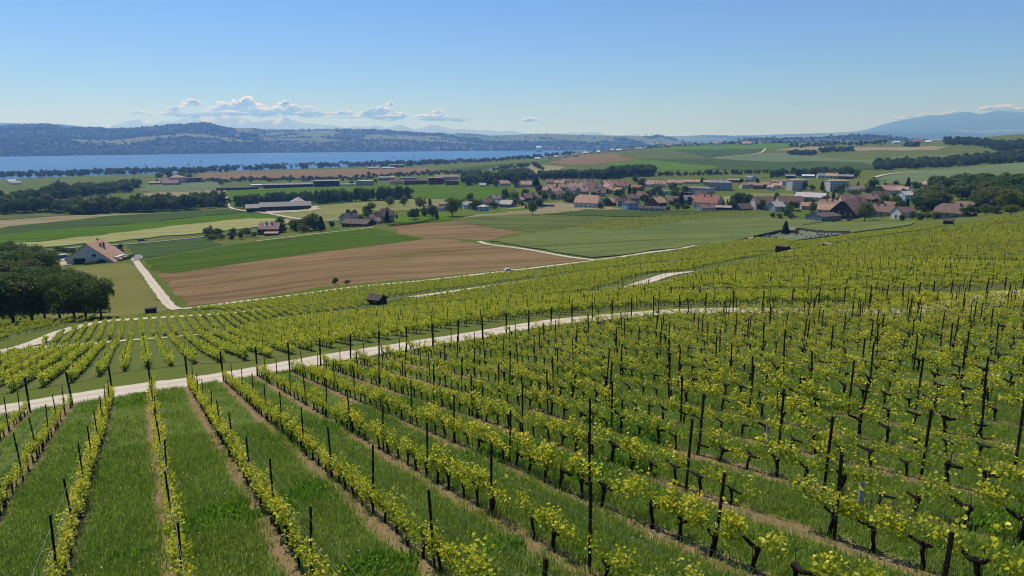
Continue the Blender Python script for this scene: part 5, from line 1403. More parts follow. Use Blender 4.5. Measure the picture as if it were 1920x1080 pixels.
HOUSES = [
 # old village front, left to right
 dict(u=1103,v=388,l=27,w=17,hw=5.2,rel=-22,roof='orange',wall='white',label='long white farmhouse with big orange roof and rows of skylights',sky=6,hip=.35,pitch=42,chim=0,floors=2),
 dict(u=1148,v=385,l=13,w=12,hw=4,rel=50,roof='orange',wall='wood',label='brown timber barn with orange roof right of the big orange roof',chim=1,floors=1,sky=1),
 dict(u=1182,v=393,l=13,w=13,hw=7,rel=30,roof='dbrown',wall='blue',label='square light blue house with flat hipped grey roof',hip=1,pitch=20,chim=0,floors=2),
 dict(u=1222,v=395,l=26,w=13,hw=2.6,rel=0,roof='black',wall='cream',label='low black roofed shed with four bright skylights',sky=4,pitch=17,chim=0,floors=1,cat='shed',name='shed'),
 dict(u=1232,v=386,l=16,w=15,hw=4,rel=52,roof='orange',wall='redbrown',label='red brown barn with bright orange roof',sky=2,chim=0,floors=1,cat='barn',name='barn'),
 dict(u=1268,v=384,l=15,w=11,hw=5,rel=-8,roof='brown',wall='white',label='white house with brown roof and two dormers',dormer=2),
 dict(u=1288,v=380,l=12,w=12,hw=4,rel=20,roof='grey',wall='stone',label='grey hipped roof behind the dark conifer',hip=.5,chim=0),
 dict(u=1328,v=388,l=26,w=19,hw=5,rel=-24,roof='red',wall='white',label='large farmhouse with patchy red roof and white gable',pitch=38,chim=2,hip=.25),
 dict(u=1302,v=380,l=12,w=11,hw=4,rel=-15,roof='terracotta',wall='stone',label='small house with terracotta roof left of the patchy red roof',chim=1),
 dict(u=1322,v=394,l=17,w=12,hw=2.5,rel=35,roof='brown',wall='white',label='low brown roofed house in front of the patchy red roof',chim=1,floors=1,pitch=28),
 dict(u=1352,v=393,l=20,w=9,hw=2.5,rel=-5,roof='pink',wall='dwood',label='long low shed with faded pink roof',pitch=18,chim=0,floors=1,cat='shed',name='shed'),
 dict(u=1392,v=394,l=15,w=14,hw=2.0,rel=42,roof='dbrown',wall='dwood',label='dark olive roofed barn right of the long low shed',pitch=32,chim=0,floors=1,cat='barn',name='barn'),
 dict(u=1312,v=372,l=14,w=12,hw=4,rel=25,roof='brown',wall='stone',label='brown roofed house behind the patchy red roof',chim=1),
 dict(u=1428,v=391,l=20,w=14,hw=5.5,rel=28,roof='brown',wall='white',label='white house with steep brown roof and tall side window',pitch=42,chim=0),
 dict(u=1455,v=394,l=13,w=11,hw=4,rel=45,roof='pale',wall='green',label='pale green gabled house with light grey roof',chim=0),
 dict(u=1478,v=388,l=24,w=14,hw=5,rel=22,roof='brown',wall='white',label='second white house with long brown roof',pitch=40,chim=0),
 dict(u=1520,v=376,l=32,w=17,hw=4.5,rel=-12,roof='pale',wall='white',label='long hall with pale grey metal roof',pitch=27,chim=0,name='hall',cat='hall'),
 dict(u=1512,v=392,l=11,w=9,hw=3.5,rel=10,roof='orange',wall='cream',label='small orange roofed cottage left of the grey barn',chim=0,floors=1),
 dict(u=1551,v=400,l=17,w=13,hw=4,rel=-5,roof='orange',wall='cream',label='house with salmon orange roof and three skylights behind the grey barn',sky=3,chim=0,floors=1),
 dict(u=1554,v=392,l=18,w=14,hw=4,rel=-8,roof='terracotta',wall='stone',label='terracotta roofed house left of the dark farm gable',chim=2,hip=.3),
 dict(u=1598,v=404,l=30,w=25,hw=4.5,rel=55,roof='brown',wall='dwood',label='great dark timber gabled farmhouse behind the walnut tree',pitch=40,chim=1,hip=.15),
 dict(u=1543,v=414,l=24,w=19,hw=5,rel=48,roof='dbrown',wall='metal',label='wide grey metal barn with low dark roof at the field edge',pitch=13,chim=0,floors=1,nwin=6,cat='barn',name='barn',gwin=False),
 dict(u=1596,v=384,l=22,w=14,hw=5,rel=15,roof='brown',wall='cream',label='brown roofed house above the great dark gable',chim=1),
 dict(u=1585,v=380,l=14,w=12,hw=4,rel=45,roof='pink',wall='wood',label='faded pink roofed barn above the great dark gable',chim=0),
 dict(u=1652,v=404,l=22,w=16,hw=4,rel=-18,roof='brown',wall='stone',label='brown roofed stone farmhouse right of the walnut tree',chim=2,hip=.3),
 dict(u=1668,v=395,l=13,w=11,hw=4,rel=-40,roof='brown',wall='stone',label='steep brown gable behind the stone farmhouse',chim=0),
 dict(u=1694,v=408,l=15,w=12,hw=4.5,rel=42,roof='brown',wall='white',label='white chapel like house with arched door and brown roof',arch=True,chim=0,floors=1,gwin=False),
 dict(u=1790,v=408,l=24,w=15,hw=3.8,rel=-14,roof='brown',wall='stone',label='great stone farmhouse with long weathered hipped roof at right',hip=.45,pitch=38,chim=1,floors=1),
 dict(u=1810,v=402,l=15,w=13,hw=4,rel=-40,roof='brown',wall='dwood',label='dark barn roof joined behind the great stone farmhouse',chim=0,floors=1,depth_off=8,cat='barn',name='barn'),
 dict(u=1700,v=378,l=14,w=12,hw=7,rel=38,roof='pale',wall='paleblue',label='tall white twin house with small roofs right of the dark barns',chim=0,pitch=28),
 dict(u=1712,v=373,l=12,w=11,hw=7,rel=38,roof='grey',wall='paleblue',label='right half of the tall white twin house',chim=0,pitch=28),
 dict(u=1660,v=383,l=20,w=13,hw=3,rel=40,roof='dbrown',wall='dwood',label='black roofed open barn left of the white twin house',chim=0,floors=1,cat='barn',name='barn',pitch=24),
 dict(u=1631,v=382,l=16,w=13,hw=5,rel=-10,roof='brown',wall='stone',label='hipped brown roof house above the walnut tree',hip=.6,chim=1),
 dict(u=1648,v=374,l=16,w=13,hw=4,rel=20,roof='dbrown',wall='stone',label='dark brown roofed house in the upper right village',chim=1),
 dict(u=1668,v=364,l=16,w=12,hw=5,rel=-30,roof='terracotta',wall='cream',label='first terracotta gable of the upper right row',chim=0),
 dict(u=1680,v=362,l=16,w=12,hw=5,rel=-30,roof='brown',wall='cream',label='brown gable with dark panels in the upper right row',chim=0),
 dict(u=1693,v=365,l=14,w=11,hw=5,rel=-30,roof='pink',wall='stone',label='last pinkish gable of the upper right row',chim=0),
 dict(u=1653,v=358,l=10,w=9,hw=4,rel=-40,roof='terracotta',wall='pink',label='small terracotta house right of the tall tree',chim=0),
 dict(u=1616,v=359,l=11,w=9,hw=4,rel=20,roof='terracotta',wall='white',label='white house with pinkish roof between two cypresses',chim=0),
 dict(u=1596,v=360,l=17,w=10,hw=3.5,rel=25,roof='grey',wall='green',label='pale cottage with grey roof right of the second apartment block',chim=0,floors=1),
 dict(u=1748,v=352,l=18,w=12,hw=4,rel=-20,roof='orange',wall='cream',label='lone orange roofed house above the right wood',chim=1),
 dict(u=1735,v=351,l=9,w=8,hw=3,rel=10,roof='pale',wall='white',label='small white shed left of the lone orange roofed house',chim=0,floors=1,cat='shed',name='shed'),
 dict(u=1795,v=350,l=12,w=10,hw=4,rel=30,roof='pale',wall='white',label='white house half hidden in the right wood',chim=0),
 # apartment blocks and school
 dict(u=1493,v=356,l=22,w=13,hw=13,rel=35,roof='pink',wall='white',label='left pale apartment block with four storeys',hip=1,pitch=14,chim=1,floors=4,nwin=6,name='apartment_block',cat='apartment block',door=False),
 dict(u=1568,v=358,l=25,w=13,hw=13,rel=30,roof='pink',wall='white',label='right pale apartment block with four storeys',hip=1,pitch=14,chim=2,floors=4,nwin=7,name='apartment_block',cat='apartment block',door=False),
 dict(u=1312,v=362,l=34,w=20,hw=7,rel=-28,roof='grey',wall='cream',label='long flat roofed school with bands of windows',pitch=2,chim=0,floors=2,nwin=10,name='school',cat='school'),
 dict(u=1350,v=357,l=30,w=16,hw=11,rel=-8,roof='grey',wall='grey',label='tall grey block with hipped roof beside the school',hip=1,pitch=26,chim=2,floors=3,nwin=7,name='school_block',cat='building'),
 dict(u=1285,v=366,l=16,w=9,hw=3.5,rel=-10,roof='slate',wall='dwood',label='dark low wing left of the school',pitch=3,chim=0,floors=1,cat='building',name='annex'),
 # townhouse row
 dict(u=1395,v=353,l=11,w=11,hw=5,rel=25,roof='terracotta',wall='white',label='leftmost orange roofed townhouse with white gable',chim=0,pitch=26),
 dict(u=1408,v=352,l=11,w=11,hw=5.5,rel=5,roof='terracotta',wall='white',label='second orange roofed townhouse from the left',chim=0,pitch=26),
 dict(u=1422,v=354,l=13,w=11,hw=5,rel=-8,roof='terracotta',wall='brick',label='third townhouse with dark red walls',chim=0,pitch=26),
 dict(u=1435,v=353,l=12,w=11,hw=5.5,rel=-8,roof='terracotta',wall='brick',label='fourth townhouse with dark red walls and raised roof',chim=0,pitch=26),
 dict(u=1446,v=356,l=9,w=9,hw=4,rel=-30,roof='pink',wall='white',label='small pink roofed house at the right of the townhouses',chim=0,pitch=26),
 dict(u=1456,v=354,l=14,w=11,hw=5,rel=-5,roof='orange',wall='white',label='rightmost orange roofed townhouse beside the apartments',chim=0,pitch=26),
 dict(u=1456,v=346,l=12,w=10,hw=4.5,rel=-5,roof='terracotta',wall='cream',label='orange roofed house behind the rightmost townhouse',chim=0,pitch=26),
 dict(u=1472,v=347,l=14,w=11,hw=6,rel=20,roof='terracotta',wall='white',label='white house with red roof behind the left apartment block',chim=1,pitch=26),
 dict(u=1408,v=337,l=18,w=12,hw=4,rel=-55,roof='grey',wall='paleblue',label='white chalet with wide grey roof above the townhouses',chim=0,pitch=22),
 dict(u=1376,v=342,l=20,w=10,hw=4,rel=0,roof='pink',wall='wood',label='long pink roofed house right of the grey school block',chim=0,pitch=18),
 # houses behind the apartments
 dict(u=1482,v=334,l=16,w=11,hw=4,rel=0,roof='grey',wall='wood',label='grey roofed house above the left apartment block',chim=0,pitch=22),
 dict(u=1515,v=333,l=20,w=12,hw=3.5,rel=0,roof='white',wall='grey',label='white roofed house on the field edge behind the apartments',chim=0,pitch=14),
 dict(u=1541,v=334,l=16,w=12,hw=4,rel=15,roof='grey',wall='cream',label='grey gabled house on the field edge behind the apartments',chim=0),
 dict(u=1560,v=334,l=18,w=12,hw=4,rel=-10,roof='orange',wall='cream',label='orange roofed house on the field edge behind the apartments',chim=1),
 dict(u=1586,v=335,l=22,w=12,hw=4,rel=-5,roof='grey',wall='wood',label='long grey roofed house at the right end behind the apartments',chim=0,pitch=24),
 # orange roofs above the old village
 dict(u=1220,v=350,l=24,w=16,hw=4,rel=-15,roof='pink',wall='cream',label='wide pink roofed house above the old village',hip=.3,chim=1),
 dict(u=1235,v=351,l=20,w=13,hw=5,rel=-5,roof='orange',wall='cream',label='orange roofed house with three dormers above the old village',dormer=3,chim=0),
 dict(u=1265,v=347,l=24,w=12,hw=4,rel=0,roof='orange',wall='cream',label='orange roofed house with white skylight band left of the school',sky=3,chim=1),
 dict(u=1296,v=345,l=26,w=12,hw=4,rel=0,roof='orange',wall='white',label='long twin orange roof behind the school',chim=1,pitch=24),
 dict(u=1330,v=347,l=18,w=12,hw=5,rel=0,roof='pink',wall='stone',label='pink roofed house left of the grey school block',chim=0,pitch=22),
 dict(u=1247,v=364,l=20,w=12,hw=4,rel=10,roof='grey',wall='green',label='low pale building left of the school lawn',pitch=3,chim=0,floors=1),
 # hamlet on the left
 dict(u=507,v=438,l=16,w=12,hw=4.5,rel=-14,roof='terracotta',wall='wood',label='red roofed cottage with three white skylights',sky=3,chim=2),
 dict(u=510,v=441,l=10,w=6,hw=1.8,rel=-14,roof='pink',wall='dwood',label='low pink roofed lean to in front of the red cottage',chim=0,floors=1,pitch=16,cat='shed',name='shed'),
 dict(u=555,v=425,l=10,w=9,hw=3,rel=0,roof='dbrown',wall='wood',label='small brown roof hidden behind bushes in the hamlet',chim=0,floors=1),
 dict(u=654,v=418,l=13,w=10,hw=5,rel=40,roof='slate',wall='cream',label='cream house with dark roof at the left of the hamlet',chim=1),
 dict(u=673,v=423,l=24,w=15,hw=2.4,rel=-32,roof='dbrown',wall='wood',label='low dark barn with wide grey brown roof in the hamlet',chim=0,floors=1,pitch=22,cat='barn',name='barn'),
 dict(u=722,v=417,l=12,w=11,hw=6.5,rel=35,roof='brown',wall='stone',label='tall stone house with half hipped brown roof',hip=.4,pitch=45,chim=1),
 dict(u=711,v=419,l=9,w=7,hw=2.6,rel=30,roof='terracotta',wall='cream',label='small terracotta roofed annex beside the tall stone house',chim=0,floors=1),
 dict(u=701,v=415,l=9,w=8,hw=3.2,rel=30,roof='brown',wall='cream',label='small cream cottage left of the stone annex',chim=0,floors=1),
 dict(u=817,v=396,l=22,w=11,hw=3.5,rel=-20,roof='dbrown',wall='white',label='modern white bungalow with dark roof',chim=0,floors=1,pitch=20),
 dict(u=833,v=390,l=9,w=9,hw=5,rel=20,roof='grey',wall='grey',label='grey cubic house behind the modern bungalow',chim=0,hip=1,pitch=16),
 dict(u=906,v=396,l=9,w=8,hw=5,rel=-40,roof='pale',wall='blue',label='narrow blue cottage with pale roof',chim=0,hip=1,pitch=22),
 dict(u=876,v=391,l=10,w=8,hw=4.5,rel=20,roof='pale',wall='paleblue',label='white house half hidden by the tree left of the blue cottage',chim=0),
 dict(u=911,v=386,l=12,w=10,hw=4.5,rel=40,roof='brown',wall='cream',label='cream gabled house above the blue cottage',chim=1),
 dict(u=928,v=381,l=12,w=10,hw=6,rel=35,roof='grey',wall='cream',label='tall cream house with grey roof above the blue cottage',chim=1),
 dict(u=936,v=385,l=9,w=8,hw=3,rel=10,roof='grey',wall='wood',label='small grey roofed outbuilding in the hamlet gardens',chim=0,floors=1),
 dict(u=951,v=388,l=14,w=11,hw=3.5,rel=-25,roof='pale',wall='metal',label='grey cottage with pale metal roof right of the hamlet gardens',chim=0,floors=1),
 dict(u=994,v=377,l=20,w=14,hw=4.5,rel=28,roof='brown',wall='wood',label='dark timber chalet with wide brown roof',chim=1),
 dict(u=980,v=378,l=10,w=9,hw=2.5,rel=28,roof='pink',wall='cream',label='small pink roofed annex left of the dark chalet',chim=0,floors=1),
 dict(u=1018,v=387,l=24,w=11,hw=2.6,rel=-6,roof='grey',wall='metal',label='long low grey shed below the old village',pitch=8,chim=0,floors=1,cat='shed',name='shed'),
 dict(u=944,v=349,l=22,w=14,hw=5,rel=20,roof='orange',wall='cream',label='left wing of the orange roofed manor among park trees',hip=.6),
 dict(u=982,v=351,l=30,w=15,hw=5,rel=-8,roof='orange',wall='cream',label='main wing of the orange roofed manor among park trees',hip=.4,chim=1),
 dict(u=905,v=350,l=12,w=9,hw=3,rel=0,roof='pale',wall='white',label='small white pavilion under the park trees',chim=0,floors=1),
 # factories and halls in the plain
 dict(u=445,v=356,l=72,w=26,hw=4.5,rel=6,roof='slate',wall='dark',label='long low dark warehouse at the head of the white track',pitch=3,chim=0,floors=1,nwin=8,door=False,name='warehouse',cat='warehouse'),
 dict(u=488,v=351,l=34,w=22,hw=5,rel=6,roof='white',wall='grey',label='pale roofed middle hall of the long warehouse',pitch=3,chim=0,floors=1,nwin=6,door=False,name='warehouse',cat='warehouse'),
 dict(u=540,v=351,l=92,w=34,hw=6,rel=5,roof='grey',wall='dark',label='wide warehouse with sloping pale roof bands',pitch=5,chim=0,floors=1,nwin=10,door=False,name='warehouse',cat='warehouse'),
 dict(u=612,v=349,l=48,w=36,hw=11,rel=5,roof='grey',wall='dark',label='tall black warehouse with shallow grey roof',pitch=5,chim=0,floors=1,nwin=1,door=False,name='warehouse',cat='warehouse'),
 dict(u=592,v=336,l=50,w=20,hw=5,rel=5,roof='slate',wall='metal',label='far slate roofed shed behind the black warehouse',pitch=4,chim=0,floors=1,name='shed',cat='shed'),
 dict(u=685,v=348,l=30,w=18,hw=9.5,rel=-18,roof='pale',wall='pink',label='pinkish three storey block by the plain road',pitch=2,chim=0,floors=3,nwin=6,door=False,name='apartment_block',cat='building'),
 dict(u=652,v=349,l=30,w=12,hw=4,rel=0,roof='pale',wall='white',label='low white building left of the pinkish block',pitch=3,chim=0,floors=1),
 dict(u=725,v=338,l=36,w=18,hw=7,rel=0,roof='white',wall='metal',label='grey hall with bright white roof in the plain',pitch=4,chim=0,floors=2,name='hall',cat='hall'),
 dict(u=744,v=346,l=26,w=14,hw=5,rel=0,roof='brown',wall='cream',label='brown roofed house left of the red factory',dormer=3,chim=1),
 dict(u=780,v=346,l=46,w=20,hw=8,rel=0,roof='dbrown',wall='red',label='long dark red factory wing',pitch=3,chim=0,floors=2,nwin=9,door=False,name='factory',cat='factory'),
 dict(u=818,v=346,l=28,w=22,hw=13,rel=-6,roof='grey',wall='red',label='tall red factory block with grey frame',pitch=2,chim=0,floors=3,nwin=1,door=False,name='factory',cat='factory'),
 dict(u=848,v=347,l=24,w=16,hw=8,rel=0,roof='dbrown',wall='red',label='small dark red block right of the tall factory',pitch=3,chim=0,floors=2,door=False,name='factory',cat='factory'),
 dict(u=838,v=337,l=50,w=20,hw=7,rel=0,roof='terracotta',wall='cream',label='wide terracotta roof behind the red factory',chim=0,pitch=20),
 dict(u=765,v=337,l=40,w=18,hw=5,rel=0,roof='grey',wall='grey',label='flat grey hall behind the red factory wing',pitch=3,chim=0,floors=1,name='hall',cat='hall'),
 # lakeside manor
 dict(u=333,v=343,l=28,w=22,hw=13,rel=-20,roof='pink',wall='cream',label='tall cream manor house by the lake',hip=1,pitch=26,chim=2,floors=3,nwin=5),
 dict(u=312,v=344,l=40,w=18,hw=6,rel=25,roof='terracotta',wall='cream',label='long terracotta roofed wing of the lakeside manor',chim=1,pitch=38),
 dict(u=322,v=347,l=34,w=16,hw=5,rel=-25,roof='terracotta',wall='stone',label='lower terracotta wing in front of the manor',chim=1),
 dict(u=290,v=346,l=22,w=16,hw=4,rel=0,roof='pink',wall='wood',label='pale roofed barn left of the lakeside manor',chim=0,floors=1,pitch=18,cat='barn',name='barn'),
 dict(u=362,v=341,l=40,w=20,hw=9,rel=0,roof='dbrown',wall='dwood',label='dark timber building right of the lakeside manor',chim=0,floors=1,pitch=8),
 dict(u=30,v=346,l=20,w=12,hw=4,rel=0,roof='pale',wall='white',label='first white lakeside hut near the left edge',chim=0,floors=1),
 dict(u=22,v=343,l=18,w=12,hw=4,rel=20,roof='white',wall='white',label='second white lakeside hut near the left edge',chim=0,floors=1),
 dict(u=745,v=314,l=50,w=24,hw=10,rel=0,roof='grey',wall='metal',label='grey hall among the lakeshore trees',pitch=6,chim=0,floors=2,name='hall',cat='hall'),
 dict(u=728,v=317,l=40,w=20,hw=5,rel=0,roof='white',wall='white',label='low white hall beside the long brown field',pitch=4,chim=0,floors=1,name='hall',cat='hall'),
 dict(u=700,v=317,l=36,w=18,hw=4,rel=0,roof='pale',wall='cream',label='low cream hall beside the long brown field',pitch=6,chim=0,floors=1,name='hall',cat='hall'),
 dict(u=1400,v=272,l=40,w=24,hw=7,rel=-10,roof='orange',wall='cream',label='bright orange roofed farm on the far skyline',chim=0),
 dict(u=1345,v=273,l=30,w=18,hw=6,rel=10,roof='terracotta',wall='white',label='white farm on the far skyline left of the orange roof',chim=0),
 dict(u=1720,v=268,l=34,w=20,hw=6,rel=0,roof='red',wall='white',label='red roofed farm near the mountain foot',chim=0),
]
for h in HOUSES: house(**h)

# old village core: tightly packed roofs, each placed by hand on the lanes
CORE = [(1024,362,18,13,20,'orange'),(1035,358,15,12,-30,'terracotta'),(1040,366,16,12,40,'orange'),(1050,350,16,12,-15,'orange'),(1062,348,18,13,30,'terracotta'),(1058,358,17,12,-10,'terracotta'),
        (1072,352,18,13,10,'brown'),(1080,358,20,13,-8,'pink'),(1074,365,16,12,35,'terracotta'),(1088,352,18,12,0,'terracotta'),(1092,366,15,13,45,'orange'),(1097,356,16,12,30,'pink'),
        (1107,351,22,13,-5,'brown'),(1113,360,24,14,-12,'brown'),(1120,368,20,14,10,'brown'),(1136,352,16,12,40,'orange'),(1142,358,18,12,-50,'pink'),(1150,362,18,12,-50,'terracotta'),
        (1158,352,20,12,-10,'red'),(1147,349,14,11,30,'orange'),(1168,354,18,12,-5,'red'),(1160,366,14,11,-50,'terracotta'),(1195,358,18,12,-45,'red'),(1185,381,14,11,20,'brown'),(1206,374,16,12,20,'terracotta'),(1168,386,14,10,15,'dbrown'),(1046,373,14,11,20,'brown'),(1030,347,14,11,5,'terracotta')]
ORD = ['first','second','third','fourth','fifth','sixth','seventh','eighth','ninth','tenth','eleventh','twelfth','thirteenth','fourteenth']
cnt = {}
for u, v, l, w, rel, rf in sorted(CORE):
    cnt[rf] = cnt.get(rf, 0) + 1
    nmr = {'orange': 'bright orange', 'terracotta': 'terracotta', 'brown': 'brown', 'pink': 'faded pink', 'red': 'dark red', 'dbrown': 'very dark'}[rf]
    house(u, v, l, w, random.uniform(4.5, 6.5), rel, rf, random.choice(['cream','white','stone']), f'{ORD[cnt[rf]-1]} house from the left with a {nmr} roof in the old village core', chim=random.choice([1,1,2]), hip=random.choice([0,0,.3]), pitch=random.uniform(34, 42), group='old village core', nwin=3)
# the ridge suburb and lake end: small houses
RIDGE = [(1010+random.uniform(-4,4)+i*17, 299-i*1.05+random.uniform(-.8,.8)) for i in range(5)] + [(1085+i*12.5, 289.5-i*.95+random.uniform(-.7,.7)) for i in range(11)] + [(1240,275.5),(1255,275),(1290,273.5),(1310,273.5),(1600,270),(1680,269),(1740,268.5)]
for q, (u, v) in enumerate(RIDGE):
    house(u, v, random.uniform(14,30), random.uniform(10,14), random.uniform(4,8), random.uniform(-25,25), random.choice(['pale','grey','brown','terracotta','white']), random.choice(['white','white','cream','grey']),
          (f'small pale house near the lake end, {nth(q + 1)} from the left' if q < 5 else f'small pale suburb house along the far ridge, {nth(q - 4)} from the left' if q < 16 else f'small farm building on the far skyline, {nth(q - 15)} from the left'), chim=0, nwin=2, gwin=False,
          group=('houses at the lake end' if q < 5 else 'houses along the far ridge' if q < 16 else 'skyline farm buildings'))

# wine cellar: long dark building with standing-seam roof and a pyramid behind
p, az = uvat(500, 397)
e = empty('wine_cellar', p, math.radians(2) - az)
tag(e, 'long dark wine cellar with grey metal roof and pale pyramid', 'building')
MSEAM = simple('seam_metal', (.085,.085,.095), (.065,.065,.072), .4, .6, .3)
b = MB(); b.box(-6, 46, 0, 14, -3, 5.2); obj('wall', b.mesh('wall', wall_m('dark')), e)
b = MB(); b.box(-20, -6.05, 2, 12, -3, 4.2); obj('wall', b.mesh('wall', wall_m('dark')), e)
def shed_roof(x0, x1, y0, y1, z0, z1, nm, nseam):
    r = MB(); r.add([(x0,y0,z0),(x1,y0,z0),(x1,y1,z1),(x0,y1,z1),(x0,y0,z0+.25),(x1,y0,z0+.25),(x1,y1,z1+.25),(x0,y1,z1+.25)], [(0,3,2,1),(4,5,6,7),(0,1,5,4),(1,2,6,5),(2,3,7,6),(3,0,4,7)])
    o = obj(nm, r.mesh(nm, MSEAM), e)
    for q in range(nseam):
        x = x0 + (x1-x0)*(q+.5)/nseam; s = MB(); s.add([(x-.05,y0,z0+.25),(x+.05,y0,z0+.25),(x+.05,y1,z1+.25),(x-.05,y1,z1+.25),(x-.05,y0,z0+.33),(x+.05,y0,z0+.33),(x+.05,y1,z1+.33),(x-.05,y1,z1+.33)], [(4,5,6,7),(0,1,5,4),(2,3,7,6),(3,0,4,7),(1,2,6,5)])
        obj('seam', s.mesh('seam', MSEAM), o)
shed_roof(-7, 47, -1.2, 10, 5.0, 9.0, 'roof', 18); shed_roof(-21, -6.5, 0, 10, 4.0, 7.5, 'roof', 6)
b = MB(); b.add([(-6,10,8.9),(46,10,8.9),(46,14,5.2),(-6,14,5.2)], [(0,1,2,3)]); obj('back_roof', b.mesh('back_roof', MSEAM), e)
b = MB(); b.add([(26,12,7.5),(43,12,7.5),(43,28,7.5),(26,28,7.5),(34.5,20,13.5)], [(0,1,4),(1,2,4),(2,3,4),(3,0,4)]); b.box(26.4, 42.6, 12.6, 27.6, -3, 7.5)
obj('pyramid', b.mesh('pyramid', roof_m('pale')), e)
for q in range(7):
    b = MB(); x = -1 + q*7; b.box(x, x+3.2, -.06, .02, .4, 3.2); obj('window', b.mesh('window', M_glass), e)
pk = [(492,402),(540,399),(580,397),(605,392),(596,387),(580,388),(578,395),(500,397)]
sheet('forecourt', pk, M_track, .75, 'pale gravel forecourt of the wine cellar')

# ------------------------------------------------------------------ the farmhouse with the great orange roof
def farmhouse():
    p, az = uvat(170, 494)
    e = empty('farmhouse', p, math.radians(-27) - az, .8)
    tag(e, 'grey gabled farmhouse under a great orange tiled roof at left', 'farmhouse')
    wm = simple('farm_render', (.66,.64,.60), (.56,.55,.52), .3, .9, .1)
    S = 0.325
    # gable in x,z (metres): asymmetric, low left eave, long right slope
    G = [(-15.5,-3),(15.0,-3),(15.0,1.6),(-1.2,13.6),(-15.5,3.2)]
    Dp = 21.0
    b = MB(); b.prism(G, 0, Dp); obj('wall', b.mesh('wall', wm), e)
    rm = roof_m('orange')
    r = MB()
    def slab(a, c, y0, y1, th=.3):
        (x0,z0),(x1,z1) = a, c
        r.add([(x0,y0,z0),(x1,y0,z1),(x1,y1,z1),(x0,y1,z0),(x0,y0,z0+th),(x1,y0,z1+th),(x1,y1,z1+th),(x0,y1,z0+th)], [(0,3,2,1),(4,5,6,7),(0,1,5,4),(1,2,6,5),(2,3,7,6),(3,0,4,7)])
    slab((-17.0, 2.15), (-1.2, 13.75), -1.3, Dp+1); slab((-1.2, 13.75), (12.6, 3.5), 4.0, Dp+1)
    slab((-1.2, 13.75), (16.4, .65), -1.3, 4.0)
    rf = obj('roof', r.mesh('roof', rm), e)
    for (x, y, h) in ((-2.5,18,2.0),(3.2,9.5,2.2),(4.6,11,3.6)):
        z = 13.6 - abs(x+1.2)*.74; c = MB(); c.box(x-.5,x+.5,y-.5,y+.5,z-.6,z+h); c.box(x-.6,x+.6,y-.6,y+.6,z+h,z+h+.2); obj('chimney', c.mesh('chimney', M_chim), rf)
    for (x, y) in ((1.5,14),(3.0,16.5),(6.5,15),(8.2,17.5),(7.0,8.5)):
        z = 13.75 - (x+1.2)*.745 + .36; c = MB(); c.add([(x,y,z),(x+.9,y,z-.67),(x+.9,y+.8,z-.67),(x,y+.8,z)], [(0,1,2,3)]); obj('skylight', c.mesh('skylight', M_glass_l), rf)
    w2 = MB(); w2.box(12.2, 15.5, 6, 19, -3, 3.4); obj('side_wing', w2.mesh('side_wing', wm), e)
    r = MB(); slab((11.5,3.9),(17.5,1.6),5.0,9.5,.22); slab((11.5,3.9),(17.0,1.8),12.5,16.5,.22); obj('porch_roof', r.mesh('porch_roof', rm), e)
    def g(nm, x0, x1, z0, z1, mat, d=.06): q = MB(); q.box(x0, x1, -d, .02, z0, z1); return obj(nm, q.mesh(nm, mat), e)
    g('barn_door', -10.6, -3.2, -.5, 3.6, simple('barn_door', (.025,.025,.03), None, 2)); g('window', 1.4, 4.2, 4.6, 6.4, M_glass); g('window', -1.6, -.4, 8.2, 8.8, M_glass); g('window', -13.6, -12.9, .9, 1.7, M_glass)
    for x in (6.0, 9.0): g('shutter', x-.6, x+.1, 1.0, 2.7, M_shutter)
    g('window', 6.7, 8.2, 1.0, 2.7, M_glass, .05); g('door_jamb', -11.9, -10.7, -.5, 3.9, simple('pale_jamb', (.45,.44,.42), None, 2), .12)
    g('barge_board', -15.5, -15.3, 0, 3.1, M_shutter, .1)
farmhouse()
sheet('farmyard', [(112,494),(118,484),(140,481),(150,486),(135,497),(115,499)], M_track, .3, 'pale gravel yard left of the farmhouse')
sheet('farmyard', [(236,484),(238,477),(262,478),(268,481),(258,489),(246,492)], M_asphalt, .3, 'grey yard at the right of the farmhouse')
def hedge(px, h, wdt, label, mat=None):
    P = hit([q[0] for q in px], [q[1] for q in px]); L = np.concatenate([[0], np.cumsum(np.hypot(*np.diff(P[:, :2], axis=0).T))])
    k = int(L[-1] * 38 * h); q = rng.uniform(0, L[-1], k)
    X = np.interp(q, L, P[:, 0]); Y = np.interp(q, L, P[:, 1])
    c = np.column_stack([X + rng.normal(0, wdt*.4, k), Y + rng.normal(0, wdt*.4, k), np.zeros(k)]); c[:, 2] = ground(c[:, 0], c[:, 1]) + rng.uniform(.05, h, k)
    o = P.mean(0)
    tag(obj('hedge', leaves_mesh('hedge', c - o, .42, mat or M_tree, .4, False, 5), None, o), label, 'hedge')
hedge([(160,497),(185,494),(215,490),(240,486),(249,481)], 1.5, 1.6, 'clipped green hedge along the front of the farmhouse')
hedge([(105,470),(125,473),(140,474)], 2.6, 2.0, 'dark hedge behind the farmyard')
hedge([(730,424),(760,422),(790,418),(815,413)], 1.6, 3.0, 'scrubby hedge along the hamlet lawn')
sheet('lawn', [(735,417),(760,402),(800,399),(850,403),(900,398),(960,392),(1010,386),(1020,390),(940,398),(860,410),(800,418)], G_lawn, .35, 'bright green lawn along the hamlet gardens')

